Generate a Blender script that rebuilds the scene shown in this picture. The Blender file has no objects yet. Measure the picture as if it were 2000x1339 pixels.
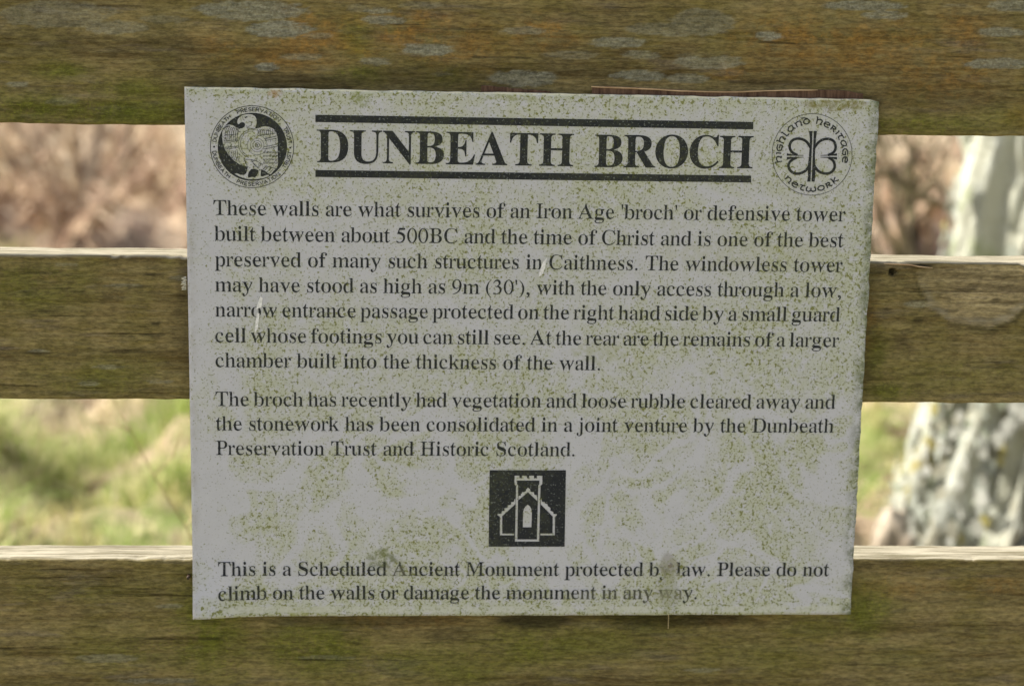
import bpy, bmesh, math, random, json
import numpy as np
from mathutils import Matrix, Vector, Euler
C = bpy.context.scene.collection
scene = bpy.context.scene
rad = math.radians
POSE=[-0.1361832,-1.8648312,0.4455732,0.2255447,-0.0641435,0.0207871,0.4746316]
# ------------------------------------------------------------ camera
cam_d = bpy.data.cameras.new("camera")
cam = bpy.data.objects.new("camera", cam_d)
C.objects.link(cam)
cam_d.sensor_fit = 'HORIZONTAL'
cam_d.sensor_width = 23.6
cam_d.lens = 50.0
cam_d.clip_start = 0.05
cam_d.clip_end = 900
_m = (Matrix.Rotation(POSE[4], 4, 'Z') @ Matrix.Rotation(math.pi / 2 - POSE[3], 4, 'X') @ Matrix.Rotation(POSE[5], 4, 'Z'))
cam.matrix_world = Matrix.Translation(POSE[:3]) @ _m
cam_d.dof.use_dof = True
cam_d.dof.focus_distance = 1.88
cam_d.dof.aperture_fstop = 3.2
cam_d.dof.aperture_blades = 0
scene.camera = cam
# ------------------------------------------------------------ sky and sun
SUN_EL, SUN_TO = 44.0, Vector((-0.70, 0.20, 0))     # the sun stands behind the fence, to the left
to = SUN_TO.normalized() * math.cos(rad(SUN_EL)) + Vector((0, 0, math.sin(rad(SUN_EL))))
world = bpy.data.worlds.new("World")
scene.world = world
world.use_nodes = True
wn = world.node_tree.nodes
bg = wn["Background"]
sky = wn.new("ShaderNodeTexSky")
sky.sky_type = 'NISHITA'
sky.sun_disc = False
sky.sun_elevation = rad(SUN_EL)
sky.sun_rotation = math.atan2(SUN_TO.x, SUN_TO.y)
sky.air_density = 1.0
sky.dust_density = 3.0
sky.ozone_density = 0.6
hz = wn.new("ShaderNodeHueSaturation")      # sky blue washed out to take the blue cast off shaded faces
hz.inputs['Saturation'].default_value = 0.42
world.node_tree.links.new(sky.outputs[0], hz.inputs['Color'])
world.node_tree.links.new(hz.outputs[0], bg.inputs[0])
bg.inputs[1].default_value = 0.12
sun_d = bpy.data.lights.new("sun", 'SUN')
sun_d.energy = 4.6
sun_d.angle = rad(0.55)
sun_d.color = (1.0, 0.95, 0.86)
sun = bpy.data.objects.new("sun", sun_d)
C.objects.link(sun)
sun.rotation_euler = to.to_track_quat('Z', 'Y').to_euler()
sun.location = (0, 0, 6)
scene.view_settings.view_transform = 'Standard'
scene.view_settings.look = 'None'
scene.view_settings.exposure = 1.08
scene.view_settings.gamma = 1.0
scene.view_settings.use_curve_mapping = False
scene.cycles.use_denoising = True
scene.cycles.max_bounces = 6
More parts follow.
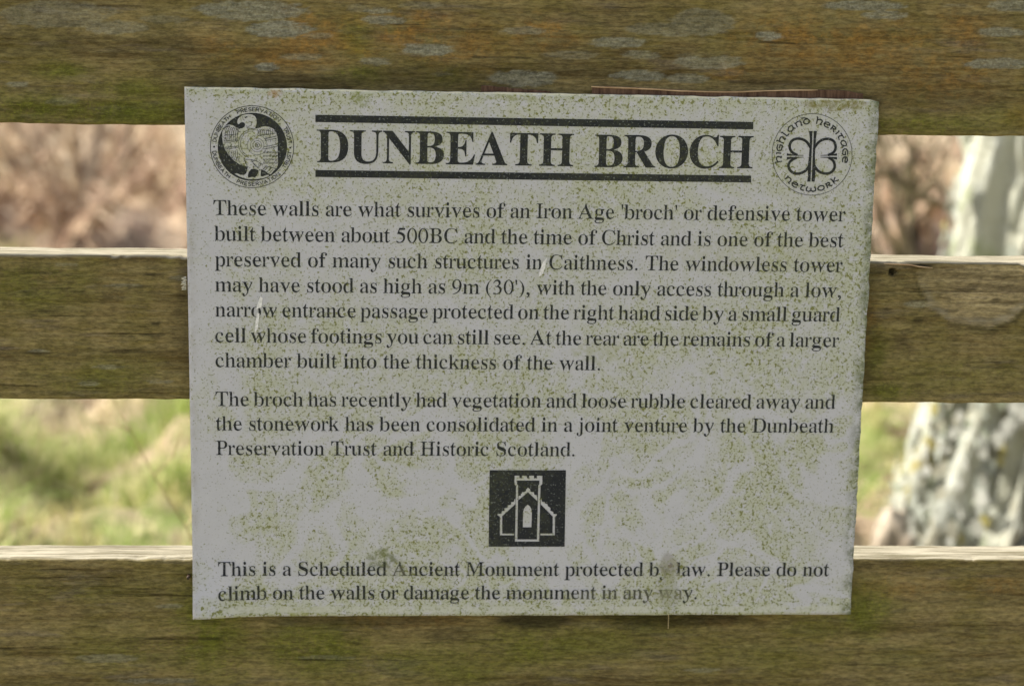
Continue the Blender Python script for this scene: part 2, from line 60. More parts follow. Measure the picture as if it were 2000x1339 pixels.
FONT={"ra":[444,[349,-15,332,-14,314,-3,300,34,284,52,238,35,160,-8,124,-13,97,-7,37,46,46,57,40,94,43,129,56,161,78,189,110,214,154,237,181,249,290,282,289,369,279,406,270,419,253,432,199,439,161,436,149,433,135,422,127,405,143,353,144,328,139,310,126,292,113,285,90,284,75,289,65,302,58,320,55,351,56,379,60,397,68,413,96,441,188,470,240,472,273,465,342,444,343,434,364,408,377,375,382,335,383,283,378,268,386,254,383,239,381,57,403,51,431,54,442,62,417,26,395,3,375,-10],[199,50,250,55,274,72,290,94,290,237,274,251,231,242,182,214,163,196,149,175,140,151,136,105,143,74,158,56]],"rb":[500,[29,-17,30,11,39,40,53,54,51,350,55,407,51,421,51,589,45,632,30,645,3,652,3,676,148,676,153,603,154,414,212,429,273,468,304,473,337,467,405,425,409,415,438,378,452,349,461,317,468,246,463,184,449,129,435,95,416,66,380,29,312,-4,276,-14,244,-14,231,-10,188,14,148,27,120,42,102,32,71,3,44,-17],[249,21,287,25,299,30,320,47,336,73,349,108,358,153,364,237,362,286,356,326,347,359,334,384,308,408,296,412,254,416,188,408,163,385,154,359,154,102,158,62,164,47,194,36,206,28]],"rc":[444,[214,-15,179,-9,148,8,105,25,73,47,87,59,56,101,36,149,26,203,27,263,38,318,51,351,78,395,102,420,133,441,204,468,228,473,259,473,284,468,342,443,366,424,378,402,383,377,383,349,378,330,367,311,353,304,322,305,312,309,305,316,297,338,293,403,283,428,269,438,236,441,201,437,181,427,164,411,149,388,138,358,130,321,126,278,127,220,142,150,150,130,171,98,197,75,227,61,287,57,324,61,350,73,392,107,412,90,375,50,343,29,261,-6,240,-13]],"rd":[500,[189,-15,157,-9,91,35,63,70,49,99,34,147,27,218,31,281,44,336,65,383,93,421,156,462,174,470,199,473,228,468,280,431,332,416,341,431,338,618,334,630,321,642,298,649,270,652,270,676,442,676,440,648,444,605,444,422,440,408,444,352,443,84,448,60,469,47,491,41,491,16,426,10,318,-15,322,0,343,14,347,29,345,43,336,58,287,39,223,-9],[230,42,261,45,279,56,312,61,332,88,341,113,341,359,335,379,328,390,299,411,235,417,196,413,186,408,161,383,149,356,140,322,134,279,132,201,136,156,148,101,159,75,183,50,193,46]],"re":[444,[227,-15,202,-12,183,-5,105,35,78,59,93,72,75,102,56,153,49,192,47,233,25,253,27,272,51,290,58,325,69,357,84,386,102,411,124,432,140,442,166,450,197,467,232,473,251,471,280,462,346,431,360,416,382,380,390,359,403,285,420,271,421,246,171,246,150,230,151,198,159,156,172,123,189,97,211,78,243,67,295,63,334,68,347,75,374,96,402,128,424,108,400,75,379,61,374,48,358,36,274,-5,253,-12],[170,285,299,285,315,302,307,380,296,411,279,431,265,438,237,441,209,438,194,429,180,415,169,395,160,370,149,302]],"rf":[333,[20,0,20,24,75,31,87,39,93,56,95,109,95,396,76,411,22,411,22,461,76,461,95,477,96,546,102,585,116,619,125,633,153,658,226,686,261,690,296,685,340,662,365,653,380,625,382,584,374,550,358,531,339,527,319,530,310,535,302,546,296,562,295,580,307,642,297,655,267,658,227,652,211,632,200,590,198,475,218,461,302,461,302,411,218,411,198,397,200,64,207,43,221,31,295,24,295,0]],"rg":[500,[214,-208,179,-206,109,-194,68,-180,75,-172,47,-153,39,-144,29,-122,29,-97,42,-73,77,-45,99,-38,66,-18,44,5,33,31,34,65,60,75,57,84,64,102,95,133,137,156,175,164,130,177,105,194,84,213,69,234,59,259,52,286,50,315,54,353,62,376,87,416,117,440,115,447,127,453,167,458,208,471,256,471,303,457,345,452,470,452,445,434,443,398,391,398,390,385,402,359,409,331,410,278,396,234,370,198,344,177,286,159,251,153,211,155,178,150,151,131,138,111,137,90,149,79,160,75,319,70,354,66,396,56,427,40,442,27,454,11,464,-19,468,-42,451,-55,458,-75,451,-111,430,-142,415,-155,393,-168,384,-178,358,-188,261,-205],[232,184,265,187,281,195,293,208,309,250,315,313,313,348,303,389,311,400,304,418,299,425,279,435,231,441,200,438,184,431,171,418,161,400,153,377,147,313,153,250,161,226,171,208,184,195,200,187],[236,-172,321,-166,346,-159,366,-148,381,-134,391,-118,396,-91,389,-69,376,-59,362,-54,315,-51,141,-51,124,-58,108,-73,96,-98,98,-122,110,-142,134,-159,155,-166]],"rh":[500,[9,0,9,24,47,29,58,38,64,52,66,74,66,338,72,394,66,408,66,609,62,628,55,641,41,649,23,653,23,676,158,676,164,606,164,396,217,416,291,466,325,473,351,469,369,460,424,406,421,392,429,356,432,314,434,53,439,38,449,29,487,24,487,0,279,0,279,24,318,29,329,43,332,54,334,322,331,362,319,393,309,399,271,403,203,393,182,375,164,349,166,53,171,38,180,29,218,24,218,0]],"ri":[278,[137,537,113,541,98,553,84,579,79,612,84,645,98,672,113,684,137,688,162,684,176,672,190,645,195,612,190,579,176,553,161,541],[16,0,16,24,60,29,72,38,79,52,81,74,80,401,76,419,70,426,60,431,34,436,35,461,186,461,192,388,194,53,200,39,210,30,253,24,253,0]],"rj":[278,[140,539,119,543,107,555,95,581,92,614,96,647,108,674,120,686,140,690,161,686,173,674,185,647,189,614,185,582,173,556,161,543],[42,-208,15,-204,-14,-186,-51,-169,-67,-142,-70,-104,-67,-76,-55,-51,-43,-44,-22,-43,-3,-51,9,-72,11,-106,-2,-151,2,-163,9,-170,38,-173,71,-169,85,-155,96,-123,101,-52,100,391,97,413,88,426,70,434,48,437,48,461,189,461,194,376,194,-32,187,-99,175,-135,155,-164,88,-200,60,-207]],"rk":[500,[7,0,7,24,47,30,58,38,63,53,65,74,68,210,45,224,46,238,65,252,65,608,62,629,56,641,42,648,24,652,25,676,157,676,162,605,163,264,184,250,214,261,248,314,308,375,323,395,334,419,333,428,328,431,293,436,293,461,447,461,447,436,421,430,400,418,291,310,306,263,331,251,349,228,335,216,460,38,471,29,505,24,505,0,288,0,288,24,331,28,337,31,341,41,338,57,237,206,205,218,172,209,163,199,163,67,166,48,175,32,217,24,217,0]],"rl":[278,[19,0,19,24,63,29,76,38,82,52,84,74,84,608,81,628,74,641,57,649,37,652,37,676,190,676,196,605,197,60,203,39,214,30,257,24,257,0]],"rm":[778,[16,0,16,24,55,29,66,38,72,52,74,74,74,347,78,392,72,399,62,425,47,433,29,437,29,461,168,461,174,393,230,414,303,466,335,473,358,471,375,466,388,457,438,410,446,388,495,410,575,466,611,473,638,469,656,460,711,406,709,392,718,356,720,314,722,53,727,38,737,29,775,24,775,0,566,0,566,24,602,29,613,39,618,54,620,322,617,362,608,388,594,399,555,403,522,399,501,386,464,377,447,352,449,54,453,39,463,29,499,24,499,0,295,0,295,24,330,29,341,39,346,54,347,361,343,382,328,396,283,403,249,398,239,393,202,385,182,363,174,349,176,54,181,39,190,30,227,24,227,0]],"rn":[500,[16,0,16,24,54,29,64,38,70,52,72,74,72,347,77,392,61,425,47,433,30,437,30,461,162,461,168,397,220,417,292,466,326,473,351,469,369,460,424,406,420,392,429,356,431,314,433,53,438,38,448,29,485,24,485,0,281,0,281,24,319,29,330,43,333,54,335,322,332,362,321,393,310,399,273,403,206,393,186,375,168,349,170,53,175,38,184,29,221,24,221,0]],"ro":[500,[251,-15,208,-9,136,17,119,27,93,49,72,74,48,120,34,172,29,228,34,286,48,338,72,384,92,410,134,441,165,450,208,467,249,473,291,467,333,450,364,442,406,411,436,371,457,323,468,268,470,228,465,170,457,134,436,87,417,59,394,36,362,16,292,-9],[250,17,287,20,297,24,316,38,335,64,347,98,353,133,359,228,352,325,342,371,329,402,314,422,295,436,285,440,250,444,214,440,203,436,185,422,170,402,157,370,147,324,141,229,147,134,154,98,166,64,185,38,203,24,214,20]],"rp":[500,[5,-206,5,-183,59,-174,69,-158,71,-139,72,48,75,62,72,105,74,384,61,424,47,433,28,438,28,461,158,461,165,390,238,431,282,467,295,472,315,474,347,468,409,423,443,373,460,327,468,275,468,197,455,124,435,76,409,38,351,-4,323,-14,293,-14,280,-10,227,31,170,48,171,-107,176,-152,183,-166,194,-174,259,-182,259,-206],[271,42,307,46,317,50,341,76,353,102,362,137,370,229,363,319,355,353,345,380,323,405,313,409,275,413,241,408,220,392,186,380,170,349,170,102,183,72,201,53]],"rq":[500,[237,-206,237,-182,303,-175,312,-169,321,-155,324,-124,324,28,315,43,268,28,211,-9,181,-14,150,-9,84,33,81,44,60,68,46,95,28,159,24,235,28,275,36,313,49,348,65,380,96,419,109,430,184,467,223,474,250,469,291,445,329,433,356,418,373,427,403,456,428,476,444,476,442,447,433,419,421,404,423,105,418,48,423,33,423,-140,426,-160,435,-175,488,-182,488,-206],[230,44,279,47,292,52,316,74,324,100,324,358,320,397,314,412,286,423,274,431,233,438,197,434,186,429,167,412,151,388,138,354,129,312,123,231,125,181,130,138,139,104,151,78,177,52,188,48]],"rr":[333,[5,0,5,24,51,32,60,46,63,66,65,359,57,419,45,431,25,436,26,461,142,461,147,388,152,374,203,399,237,447,260,468,279,473,303,469,315,457,321,445,327,422,330,387,335,379,331,353,320,336,299,330,279,334,256,378,250,383,232,386,174,372,161,350,153,321,151,83,153,51,158,41,169,32,227,24,227,0]],"rs":[389,[213,-15,188,-11,143,10,107,13,87,8,73,-13,51,-13,51,1,67,29,58,58,51,100,51,157,76,157,85,123,109,69,131,40,158,25,207,22,236,25,249,31,261,39,273,57,281,87,275,120,252,148,203,178,125,216,94,242,81,271,83,292,69,345,71,377,82,406,112,443,171,470,210,473,259,457,292,453,312,457,325,474,343,474,343,459,333,445,332,430,342,387,343,329,322,329,312,358,289,403,269,425,254,434,211,440,177,437,156,424,140,398,138,378,140,360,148,345,160,331,208,301,296,259,324,234,334,215,332,182,348,121,345,85,333,53,304,16,271,6,241,-12]],"rt":[278,[147,-14,124,-12,110,-4,72,46,73,59,66,106,66,400,49,414,13,414,13,445,30,461,59,476,108,548,154,629,175,629,174,587,154,475,173,461,253,461,255,414,173,414,155,399,155,122,158,85,169,65,199,60,224,64,231,69,246,86,258,111,279,98,267,68,244,56,195,7,166,-12]],"ru":[500,[161,-15,146,-14,124,-8,59,52,65,67,60,84,55,122,53,394,49,414,44,424,28,433,9,437,9,461,150,461,155,390,157,96,166,73,177,61,188,56,225,53,258,57,268,61,304,67,330,98,329,396,324,416,317,425,300,433,278,437,278,461,424,461,430,389,431,72,433,62,448,52,479,44,479,19,414,13,308,-15,311,0,329,15,336,30,335,45,324,60,290,50,197,-8]],"rv":[500,[240,-15,229,11,200,130,187,170,177,183,89,385,65,426,54,432,26,435,19,461,262,461,262,437,205,432,195,423,193,410,279,195,292,181,314,195,400,401,401,413,397,426,384,434,364,437,364,461,477,461,477,438,471,436,460,423,438,379,355,186,321,173,308,133,279,12,268,-15]],"rw":[722,[208,-15,198,11,168,143,155,182,145,196,60,408,43,430,21,436,21,461,211,461,211,436,177,429,172,423,170,410,180,375,249,202,262,188,283,202,318,282,351,295,370,349,342,425,335,432,298,438,298,461,504,461,500,436,468,430,458,422,456,410,484,306,493,292,516,223,528,209,549,222,621,393,624,413,623,425,615,432,595,438,595,461,694,461,694,438,682,432,589,210,556,197,543,157,505,12,493,-15,469,-15,460,12,435,159,425,199,415,212,393,279,381,292,360,279,326,199,293,185,275,132,241,-2,235,-15]],"rx":[500,[31,0,31,22,54,39,72,58,160,167,197,179,213,202,171,265,151,303,138,315,81,402,57,426,47,431,19,436,17,461,246,461,246,437,195,430,190,416,201,392,249,319,266,305,293,318,350,386,365,410,368,423,364,431,334,437,335,461,455,461,455,440,445,436,414,404,333,308,296,296,280,273,341,176,353,164,441,32,447,28,479,23,479,0,252,0,254,24,301,29,308,34,311,45,307,61,291,88,245,156,227,169,202,158,143,84,125,55,122,43,122,31,134,24,154,22,154,0]],"ry":[500,[95,-208,76,-207,58,-197,39,-171,32,-154,20,-145,17,-135,18,-110,32,-73,50,-60,75,-59,92,-64,103,-73,110,-88,111,-134,114,-141,138,-147,163,-144,188,-119,211,-86,226,-51,238,-7,204,124,190,163,180,176,85,390,59,429,14,436,14,461,261,461,261,436,203,430,195,423,193,408,283,190,296,176,318,190,395,386,400,411,399,425,389,433,365,436,365,461,475,461,475,436,466,434,449,397,364,188,330,175,314,122,284,-10,235,-118,219,-142,183,-152,164,-177,141,-198,122,-206]],"rz":[444,[27,0,27,21,34,33,65,46,274,414,258,427,183,426,134,419,117,410,99,387,82,352,73,321,47,321,51,383,61,414,53,430,55,461,416,461,416,432,386,419,178,49,195,37,254,37,304,42,316,46,337,57,353,74,381,125,394,160,418,160,411,87,402,58,393,44,408,29,406,0]],"rA":[722,[15,0,15,27,38,33,48,45,59,66,232,467,267,481,290,547,318,666,328,692,357,691,368,665,398,547,422,482,432,469,532,246,565,233,577,207,556,194,605,88,626,51,634,45,660,35,706,27,706,0,365,0,365,27,435,34,473,48,478,57,479,72,473,92,435,181,402,196,165,196,125,105,115,60,120,42,127,35,137,31,174,27,174,0],[181,238,385,238,406,251,313,461,298,474,276,461]],"rB":[667,[18,0,18,26,45,29,74,38,104,43,114,48,118,54,127,82,130,122,130,335,105,349,105,363,130,377,130,547,124,605,111,633,95,640,43,650,17,651,17,676,323,676,393,673,452,663,500,647,490,640,514,625,540,597,556,562,561,520,558,487,548,458,533,432,512,410,484,392,432,374,437,370,422,367,489,349,479,343,531,317,558,293,578,264,589,232,593,195,592,170,581,124,559,84,525,51,503,38,503,26,477,17,418,4,349,0],[266,374,330,376,352,379,382,389,416,414,432,439,443,491,443,531,439,564,431,591,419,612,392,634,365,641,317,644,267,640,250,634,247,631,241,590,241,389],[325,36,380,39,396,43,421,55,440,73,459,112,466,148,469,190,466,234,449,284,431,308,406,325,373,337,351,340,266,343,241,328,243,71,249,54,256,46,275,40]],"rC":[667,[348,-16,308,-12,221,7,169,29,172,43,131,75,84,133,50,203,32,282,28,339,32,396,50,474,83,543,112,583,128,600,166,632,216,658,225,668,310,687,366,690,484,663,511,650,539,646,567,650,573,654,584,669,592,691,618,691,618,662,614,647,594,633,615,531,618,458,593,458,552,551,528,588,500,618,467,640,416,654,361,658,296,651,282,645,255,632,220,599,190,553,185,538,169,494,157,421,153,336,157,256,170,189,181,161,192,133,222,90,259,59,305,41,380,35,428,37,476,51,522,76,566,111,606,158,633,132,587,81,561,59,531,41,531,32,503,18,469,6,383,-13]],"rD":[722,[24,0,24,26,60,30,117,44,125,56,129,73,132,111,132,555,128,598,123,619,115,633,54,648,16,651,16,676,333,676,432,669,516,647,512,639,564,612,593,588,627,547,655,499,677,425,683,383,685,338,678,248,656,172,620,110,568,62,511,34,524,28,441,7,344,0],[334,36,409,42,433,50,474,74,507,111,532,161,545,206,553,259,558,340,553,420,540,488,519,544,489,587,452,618,424,631,406,637,335,643,281,638,260,632,250,611,247,571,249,76,255,55,268,43]],"rH":[722,[19,0,19,26,72,34,110,47,119,70,124,120,124,320,101,334,101,362,124,377,124,562,121,598,113,623,101,634,59,646,20,651,20,676,333,676,333,651,252,636,239,630,233,616,228,572,228,387,250,372,472,372,495,387,495,572,489,621,480,633,464,639,389,651,389,676,702,676,702,651,647,642,612,630,602,599,599,548,599,377,622,362,622,334,599,320,602,82,609,55,621,43,663,31,702,26,702,0,389,0,389,26,428,30,469,41,485,51,490,68,495,104,495,313,472,328,250,328,228,313,228,105,235,61,242,47,252,42,293,31,333,26,333,0]],"rI":[333,[18,0,18,26,78,39,101,48,107,53,115,77,118,112,115,608,111,624,104,635,68,645,18,651,18,676,313,676,313,651,265,645,229,635,221,624,216,608,214,574,214,115,216,77,224,52,253,39,315,26,315,0]],"rM":[889,[21,0,21,26,68,34,81,47,88,69,91,118,91,576,117,585,113,612,103,630,93,637,71,644,12,651,15,676,238,676,245,663,245,650,237,637,242,624,266,573,408,224,421,211,441,224,588,586,620,599,630,624,632,637,626,650,628,663,635,676,853,676,857,651,816,645,783,633,769,622,759,597,760,115,764,70,774,43,820,31,863,26,863,0,548,0,548,26,608,35,635,42,646,55,652,78,655,124,655,578,647,592,627,579,479,211,448,197,431,145,404,26,395,0,369,0,359,26,332,144,315,197,301,223,163,564,149,577,134,563,136,77,141,50,147,39,166,29,208,26,208,0]],"rP":[556,[16,0,16,26,70,34,107,47,117,70,121,120,121,291,99,320,99,334,121,348,121,562,118,598,110,623,98,634,17,651,17,676,356,674,429,664,477,646,466,639,490,622,516,590,529,566,540,524,542,493,537,447,524,407,513,389,484,356,465,343,468,331,446,322,394,309,363,306,248,305,226,291,226,105,233,61,240,47,250,42,292,31,332,26,332,0],[249,341,328,344,364,352,396,375,416,412,424,447,427,489,425,530,418,564,408,592,393,613,362,633,347,637,289,640,244,635,237,632,230,622,226,599,226,356]],"rS":[556,[42,-16,42,13,68,28,56,72,46,131,42,175,42,234,71,234,94,152,120,90,155,48,186,31,205,26,270,22,313,24,339,32,361,45,387,73,402,107,406,133,406,151,397,184,388,199,358,226,338,237,253,270,175,308,135,334,93,375,77,404,75,420,82,455,72,493,69,526,76,571,94,610,122,642,159,667,229,690,280,690,412,660,437,663,449,676,453,692,481,692,481,663,457,648,469,605,479,546,481,474,456,474,425,559,406,594,391,613,357,643,325,656,253,659,216,655,195,646,177,633,157,607,148,587,144,553,153,515,169,492,185,478,218,457,320,418,400,380,438,355,474,319,485,299,491,279,481,235,489,197,491,162,486,130,468,86,438,49,411,28,410,19,306,-10,279,-14,237,-13,104,18,87,16,81,10,69,-16]],"rT":[611,[134,0,134,26,190,32,232,46,241,60,247,80,250,120,250,629,226,643,195,642,155,639,137,635,109,620,87,599,70,570,51,516,43,472,17,472,19,559,26,603,37,632,17,647,17,676,593,676,593,647,573,632,584,603,592,559,593,471,569,471,561,516,533,587,513,611,487,629,451,640,381,643,358,629,358,120,360,79,365,59,375,45,417,32,474,26,474,0]],"r0":[500,[476,331,470,408,454,481,427,546,391,601,348,642,300,667,250,676,200,667,152,642,109,601,73,546,46,481,30,408,24,331,30,254,46,181,73,116,109,61,152,20,200,-5,250,-14,300,-5,348,20,391,61,427,116,454,181,470,254],[382,331,379,400,369,466,353,526,332,575,307,612,279,635,250,643,221,635,193,612,168,575,147,526,131,466,121,400,118,331,121,262,131,196,147,136,168,87,193,50,221,27,250,19,279,27,307,50,332,87,353,136,369,196,379,262]],"r3":[500,[45,510,63,552,90,600,118,632,150,655,188,670,230,676,277,671,320,655,353,626,375,590,383,550,380,510,366,473,345,440,311,413,290,390,318,373,360,355,388,330,410,300,425,262,432,220,430,175,420,130,399,90,370,55,333,26,290,5,241,-8,190,-14,137,-15,90,-10,61,1,45,15,39,30,42,45,53,59,70,68,91,63,115,52,141,38,170,25,202,20,235,25,269,43,300,70,322,103,335,140,339,175,335,210,322,249,300,285,270,309,235,325,191,331,155,335,144,342,152,352,183,366,220,385,248,410,270,440,282,472,285,505,282,539,270,570,248,593,220,607,190,608,160,600,131,583,105,560,81,527,62,500,48,496]],"r5":[500,[165,676,425,676,438,662,410,585,190,585,165,500,250,482,330,450,395,395,430,320,436,235,415,140,365,60,290,5,200,-14,100,-8,45,20,32,48,45,78,80,82,120,50,165,26,225,32,295,75,335,140,345,215,325,290,275,345,190,385,95,400,75,412]],"r9":[500,[460,400,454,461,440,520,418,569,390,610,357,640,320,660,284,673,245,676,198,668,150,650,109,620,75,580,51,531,35,480,28,439,30,400,39,354,55,310,79,273,110,245,148,228,190,222,230,226,270,240,316,272,350,290,351,254,335,200,312,154,280,110,240,72,190,40,119,13,60,-8,47,-20,64,-24,115,-20,180,-5,241,22,300,60,354,112,400,170,430,230,448,290,458,345],[352,330,360,377,362,430,361,476,355,520,340,563,320,600,294,626,265,640,232,641,200,630,172,606,150,570,135,523,128,470,130,413,140,360,157,320,180,290,208,272,240,265,276,273,310,290,335,305]],"BD":[722,[22,0,22,26,56,30,80,40,89,49,93,56,100,84,101,111,101,555,98,598,95,609,87,627,76,638,60,645,39,650,14,651,14,676,320,676,370,674,415,669,458,660,497,647,532,631,564,612,592,588,617,562,638,532,655,499,668,464,677,425,683,383,685,338,678,248,656,172,620,110,569,62,504,28,424,7,330,0],[321,36,348,37,373,42,395,50,416,60,434,74,451,91,465,111,477,134,487,161,496,190,503,223,507,259,510,298,511,340,507,420,496,488,476,544,449,587,415,618,372,637,322,643,295,640,282,636,273,629,267,618,264,603,262,571,262,85,267,61,273,50,277,47,294,39]],"BU":[722,[363,-19,325,-18,290,-14,259,-8,230,1,205,12,183,26,164,42,148,61,134,83,123,107,114,134,108,163,104,195,103,230,103,562,100,598,97,608,89,623,79,634,71,639,53,646,16,651,16,676,352,676,352,651,315,646,290,639,281,633,274,626,269,616,266,604,263,562,264,183,269,140,280,105,288,90,297,76,307,65,319,55,332,47,348,41,365,36,403,33,449,37,489,50,521,70,546,99,564,137,574,182,578,236,578,561,575,598,572,607,564,623,553,634,545,638,525,645,483,651,483,676,700,676,700,651,666,643,650,636,644,631,634,620,626,595,623,561,623,269,622,227,618,188,611,153,602,121,591,93,576,69,560,48,540,30,518,15,492,3,464,-7,433,-13,400,-18]],"BN":[722,[587,-16,148,519,148,117,151,78,153,68,160,52,171,41,178,37,197,31,236,26,236,0,16,0,16,26,43,28,64,32,79,40,87,47,93,56,98,74,101,97,102,117,102,576,66,619,46,641,37,646,16,651,16,676,221,676,569,250,569,560,569,579,566,603,562,615,557,624,551,632,542,638,517,646,481,651,481,676,701,676,701,651,663,646,653,643,638,636,628,625,624,617,618,598,615,559,615,-16]],"BB":[667,[17,0,17,26,55,31,65,34,81,43,91,54,95,62,101,82,104,122,104,547,103,580,100,598,96,612,91,624,79,637,64,645,43,650,16,651,16,676,323,676,392,673,451,663,500,647,537,625,564,597,580,562,586,520,582,487,572,458,556,432,532,410,502,392,465,378,422,367,474,354,518,338,555,317,583,293,603,264,615,232,619,195,618,170,613,146,606,124,596,103,583,84,567,67,548,51,527,38,503,26,477,17,448,9,417,4,384,1,349,0],[265,374,316,376,334,379,365,389,377,396,387,404,395,414,403,426,409,439,416,472,419,512,417,548,411,578,402,602,389,621,380,628,359,638,332,643,307,644,292,642,277,634,270,621,265,590],[325,36,359,39,387,48,398,55,408,63,416,73,424,84,434,112,441,148,443,190,440,234,437,253,431,269,425,284,417,297,407,308,396,317,383,325,368,332,351,337,311,342,265,343,265,97,268,71,274,54,282,46,299,38]],"BE":[667,[16,0,16,25,44,26,66,31,83,39,94,50,102,66,104,77,108,116,108,547,104,595,98,617,93,625,82,637,75,641,56,648,19,651,19,676,595,676,595,475,571,475,567,500,561,523,553,544,544,562,533,578,521,592,506,603,490,613,471,621,450,627,427,633,373,638,334,639,300,637,291,634,284,631,276,622,272,610,270,584,269,365,304,366,337,371,351,376,375,390,393,410,408,437,419,471,428,512,452,512,452,175,427,175,420,222,410,259,400,278,394,287,381,301,366,312,337,323,301,329,269,330,269,100,271,81,277,60,284,52,301,44,329,41,381,42,418,46,466,57,480,62,507,75,531,92,552,111,581,148,597,178,613,212,641,212,600,0]],"BA":[722,[9,0,9,27,32,30,52,40,68,58,85,86,332,692,360,691,613,100,630,67,646,45,658,35,665,31,680,27,689,27,689,0,367,0,367,27,388,28,407,30,422,34,433,40,442,48,447,57,448,72,443,92,402,196,178,196,140,105,136,87,134,72,136,60,140,50,148,42,158,35,172,31,188,28,214,27,214,0],[193,238,386,238,288,474]],"BT":[667,[154,0,154,26,195,30,215,36,230,46,240,60,244,69,249,92,251,120,251,643,218,642,197,639,178,635,160,629,143,620,127,610,113,599,101,585,90,570,80,554,73,535,66,516,58,472,31,472,31,676,636,676,636,471,611,471,602,516,588,555,567,587,540,611,507,629,467,640,413,643,413,120,415,91,420,68,423,59,433,45,440,40,457,32,481,27,511,26,511,0]],"BH":[778,[21,0,21,26,48,28,70,34,85,42,96,53,103,70,106,80,109,120,109,562,108,587,106,598,100,616,91,629,85,634,78,639,59,646,22,651,22,676,359,676,359,651,323,646,298,639,289,633,282,626,275,611,271,590,270,572,270,372,509,372,509,572,507,597,504,611,500,621,495,630,482,639,457,646,420,651,420,676,756,676,756,651,729,648,708,642,692,634,682,624,675,609,673,599,670,562,670,120,671,94,679,63,687,49,693,43,708,34,729,29,756,26,756,0,420,0,420,26,458,30,476,37,490,45,495,51,503,68,507,90,509,120,509,328,270,328,270,120,271,92,276,70,279,61,288,47,301,37,310,34,332,28,359,26,359,0]],"BR":[722,[26,0,26,26,53,28,74,34,90,42,100,53,108,70,110,80,114,120,114,562,112,587,110,598,104,616,95,629,89,634,82,639,64,646,27,651,27,676,325,676,404,672,439,668,471,662,499,654,525,644,548,632,567,619,584,603,597,586,608,566,615,545,620,522,621,497,618,463,609,433,594,406,572,382,544,362,510,345,470,332,657,56,670,42,682,32,699,27,715,26,715,0,505,0,302,315,273,315,273,120,276,80,279,70,286,53,297,42,304,37,323,31,362,26,362,0],[273,347,326,348,364,354,380,359,394,366,407,374,418,383,427,395,435,408,442,422,450,457,453,499,451,536,444,568,432,594,415,614,393,629,367,637,336,640,315,639,299,636,288,631,284,627,279,617,275,603,273,584]],"BO":[778,[385,-16,344,-14,304,-7,266,4,247,11,212,28,179,49,150,72,135,86,110,114,88,146,78,163,61,198,54,217,44,256,37,296,35,338,37,380,44,420,54,459,61,477,69,495,88,529,110,561,136,590,150,603,181,627,214,648,250,665,288,678,328,687,371,691,393,692,434,690,455,687,494,678,531,666,549,658,582,639,614,617,642,592,655,578,679,548,699,515,716,480,723,461,734,422,741,381,743,338,742,317,738,276,729,236,716,198,708,180,689,146,667,114,641,86,612,60,596,49,563,28,527,11,509,4,469,-7,428,-14],[392,18,437,24,476,44,508,77,533,122,550,181,561,253,564,338,563,381,560,422,555,459,549,493,540,524,529,552,516,577,502,598,486,617,469,632,450,643,429,651,408,656,384,658,339,652,300,632,268,599,243,554,226,495,215,423,212,338,213,295,216,255,221,218,228,184,236,153,247,125,260,100,275,78,291,60,308,45,327,33,347,25,369,20]],"BC":[722,[398,-16,369,-15,315,-8,289,-1,264,7,240,17,217,29,175,58,138,93,107,133,82,178,72,203,64,228,53,282,49,339,53,396,57,423,64,449,72,474,82,498,94,521,123,563,139,583,177,617,197,632,243,658,267,668,292,676,318,683,345,687,373,690,422,690,466,684,489,679,539,663,575,650,596,646,607,647,616,650,624,654,630,661,636,669,644,691,671,691,671,458,645,458,635,483,611,530,582,570,549,604,531,618,513,631,494,640,474,648,454,654,433,657,411,658,362,651,321,632,287,599,261,553,242,494,231,421,227,336,231,256,244,189,264,133,294,90,331,59,377,41,431,35,448,36,483,41,517,51,552,66,569,76,585,87,616,111,631,126,659,158,687,132,655,92,621,59,583,32,541,11,497,-4,449,-13]],"r.":[250,[181,44,173,72,153,92,125,100,97,92,77,72,69,44,77,16,97,-4,125,-12,153,-4,173,16]],"r,":[250,[62,85,95,104,140,102,182,78,204,25,196,-45,155,-112,83,-155,62,-122,100,-95,126,-60,132,-18,110,-12,72,0,50,40]],"r(":[333,[304,676,215,615,130,515,75,400,50,300,48,250,52,190,75,90,130,-15,215,-116,304,-177,298,-158,225,-85,175,10,146,120,136,250,146,380,175,490,225,585,298,658]],"r)":[333,[35,658,108,585,158,490,187,380,197,250,187,120,158,10,108,-85,35,-158,29,-177,118,-116,203,-15,258,90,281,190,285,250,283,300,258,400,203,515,118,615,29,676]],"r'":[180,[50,676,130,676,132,640,104,431,76,431,48,640]]}
LINES=[["These walls are what survives of an Iron Age 'broch' or defensive tower",-277.29,128.54,275.21,128.43],["built between about 500BC and the time of Christ and is one of the best",-276.64,105.98,274.89,105.25],["preserved of many such structures in Caithness. The windowless tower",-276.65,83.39,275.19,83.01],["may have stood as high as 9m (30'), with the only access through a low,",-276.66,61.03,275.29,60.24],["narrow entrance passage protected on the right hand side by a small guard",-276.71,38.74,275.35,38.23],["cell whose footings you can still see. At the rear are the remains of a larger",-276.95,15.78,275.7,14.93],["chamber built into the thickness of the wall.",-276.91,-6.6,62.4,-7.51],["The broch has recently had vegetation and loose rubble cleared away and",-277.27,-41.83,275.45,-41.87],["the stonework has been consolidated in a joint venture by the Dunbeath",-277.19,-64.15,275.34,-64.07],["Preservation Trust and Historic Scotland.",-277.42,-86.63,41.78,-86.81],["This is a Scheduled Ancient Monument protected by law. Please do not",-276.46,-198.99,278.31,-199.64],["climb on the walls or damage the monument in any way.",-276.36,-221.55,157.35,-221.65]]
TITLE=[["DUNBEATH",-188.45,175.41,33.58,174.42],["BROCH",52.22,173.96,190.82,174.44]]
BARS=[[[-189.51,216.41],[189.83,215.1],[189.9,208.53],[-189.51,210.15]],[[-189.51,168.72],[189.93,168.11],[190.21,162.02],[-189.51,162.61]]]
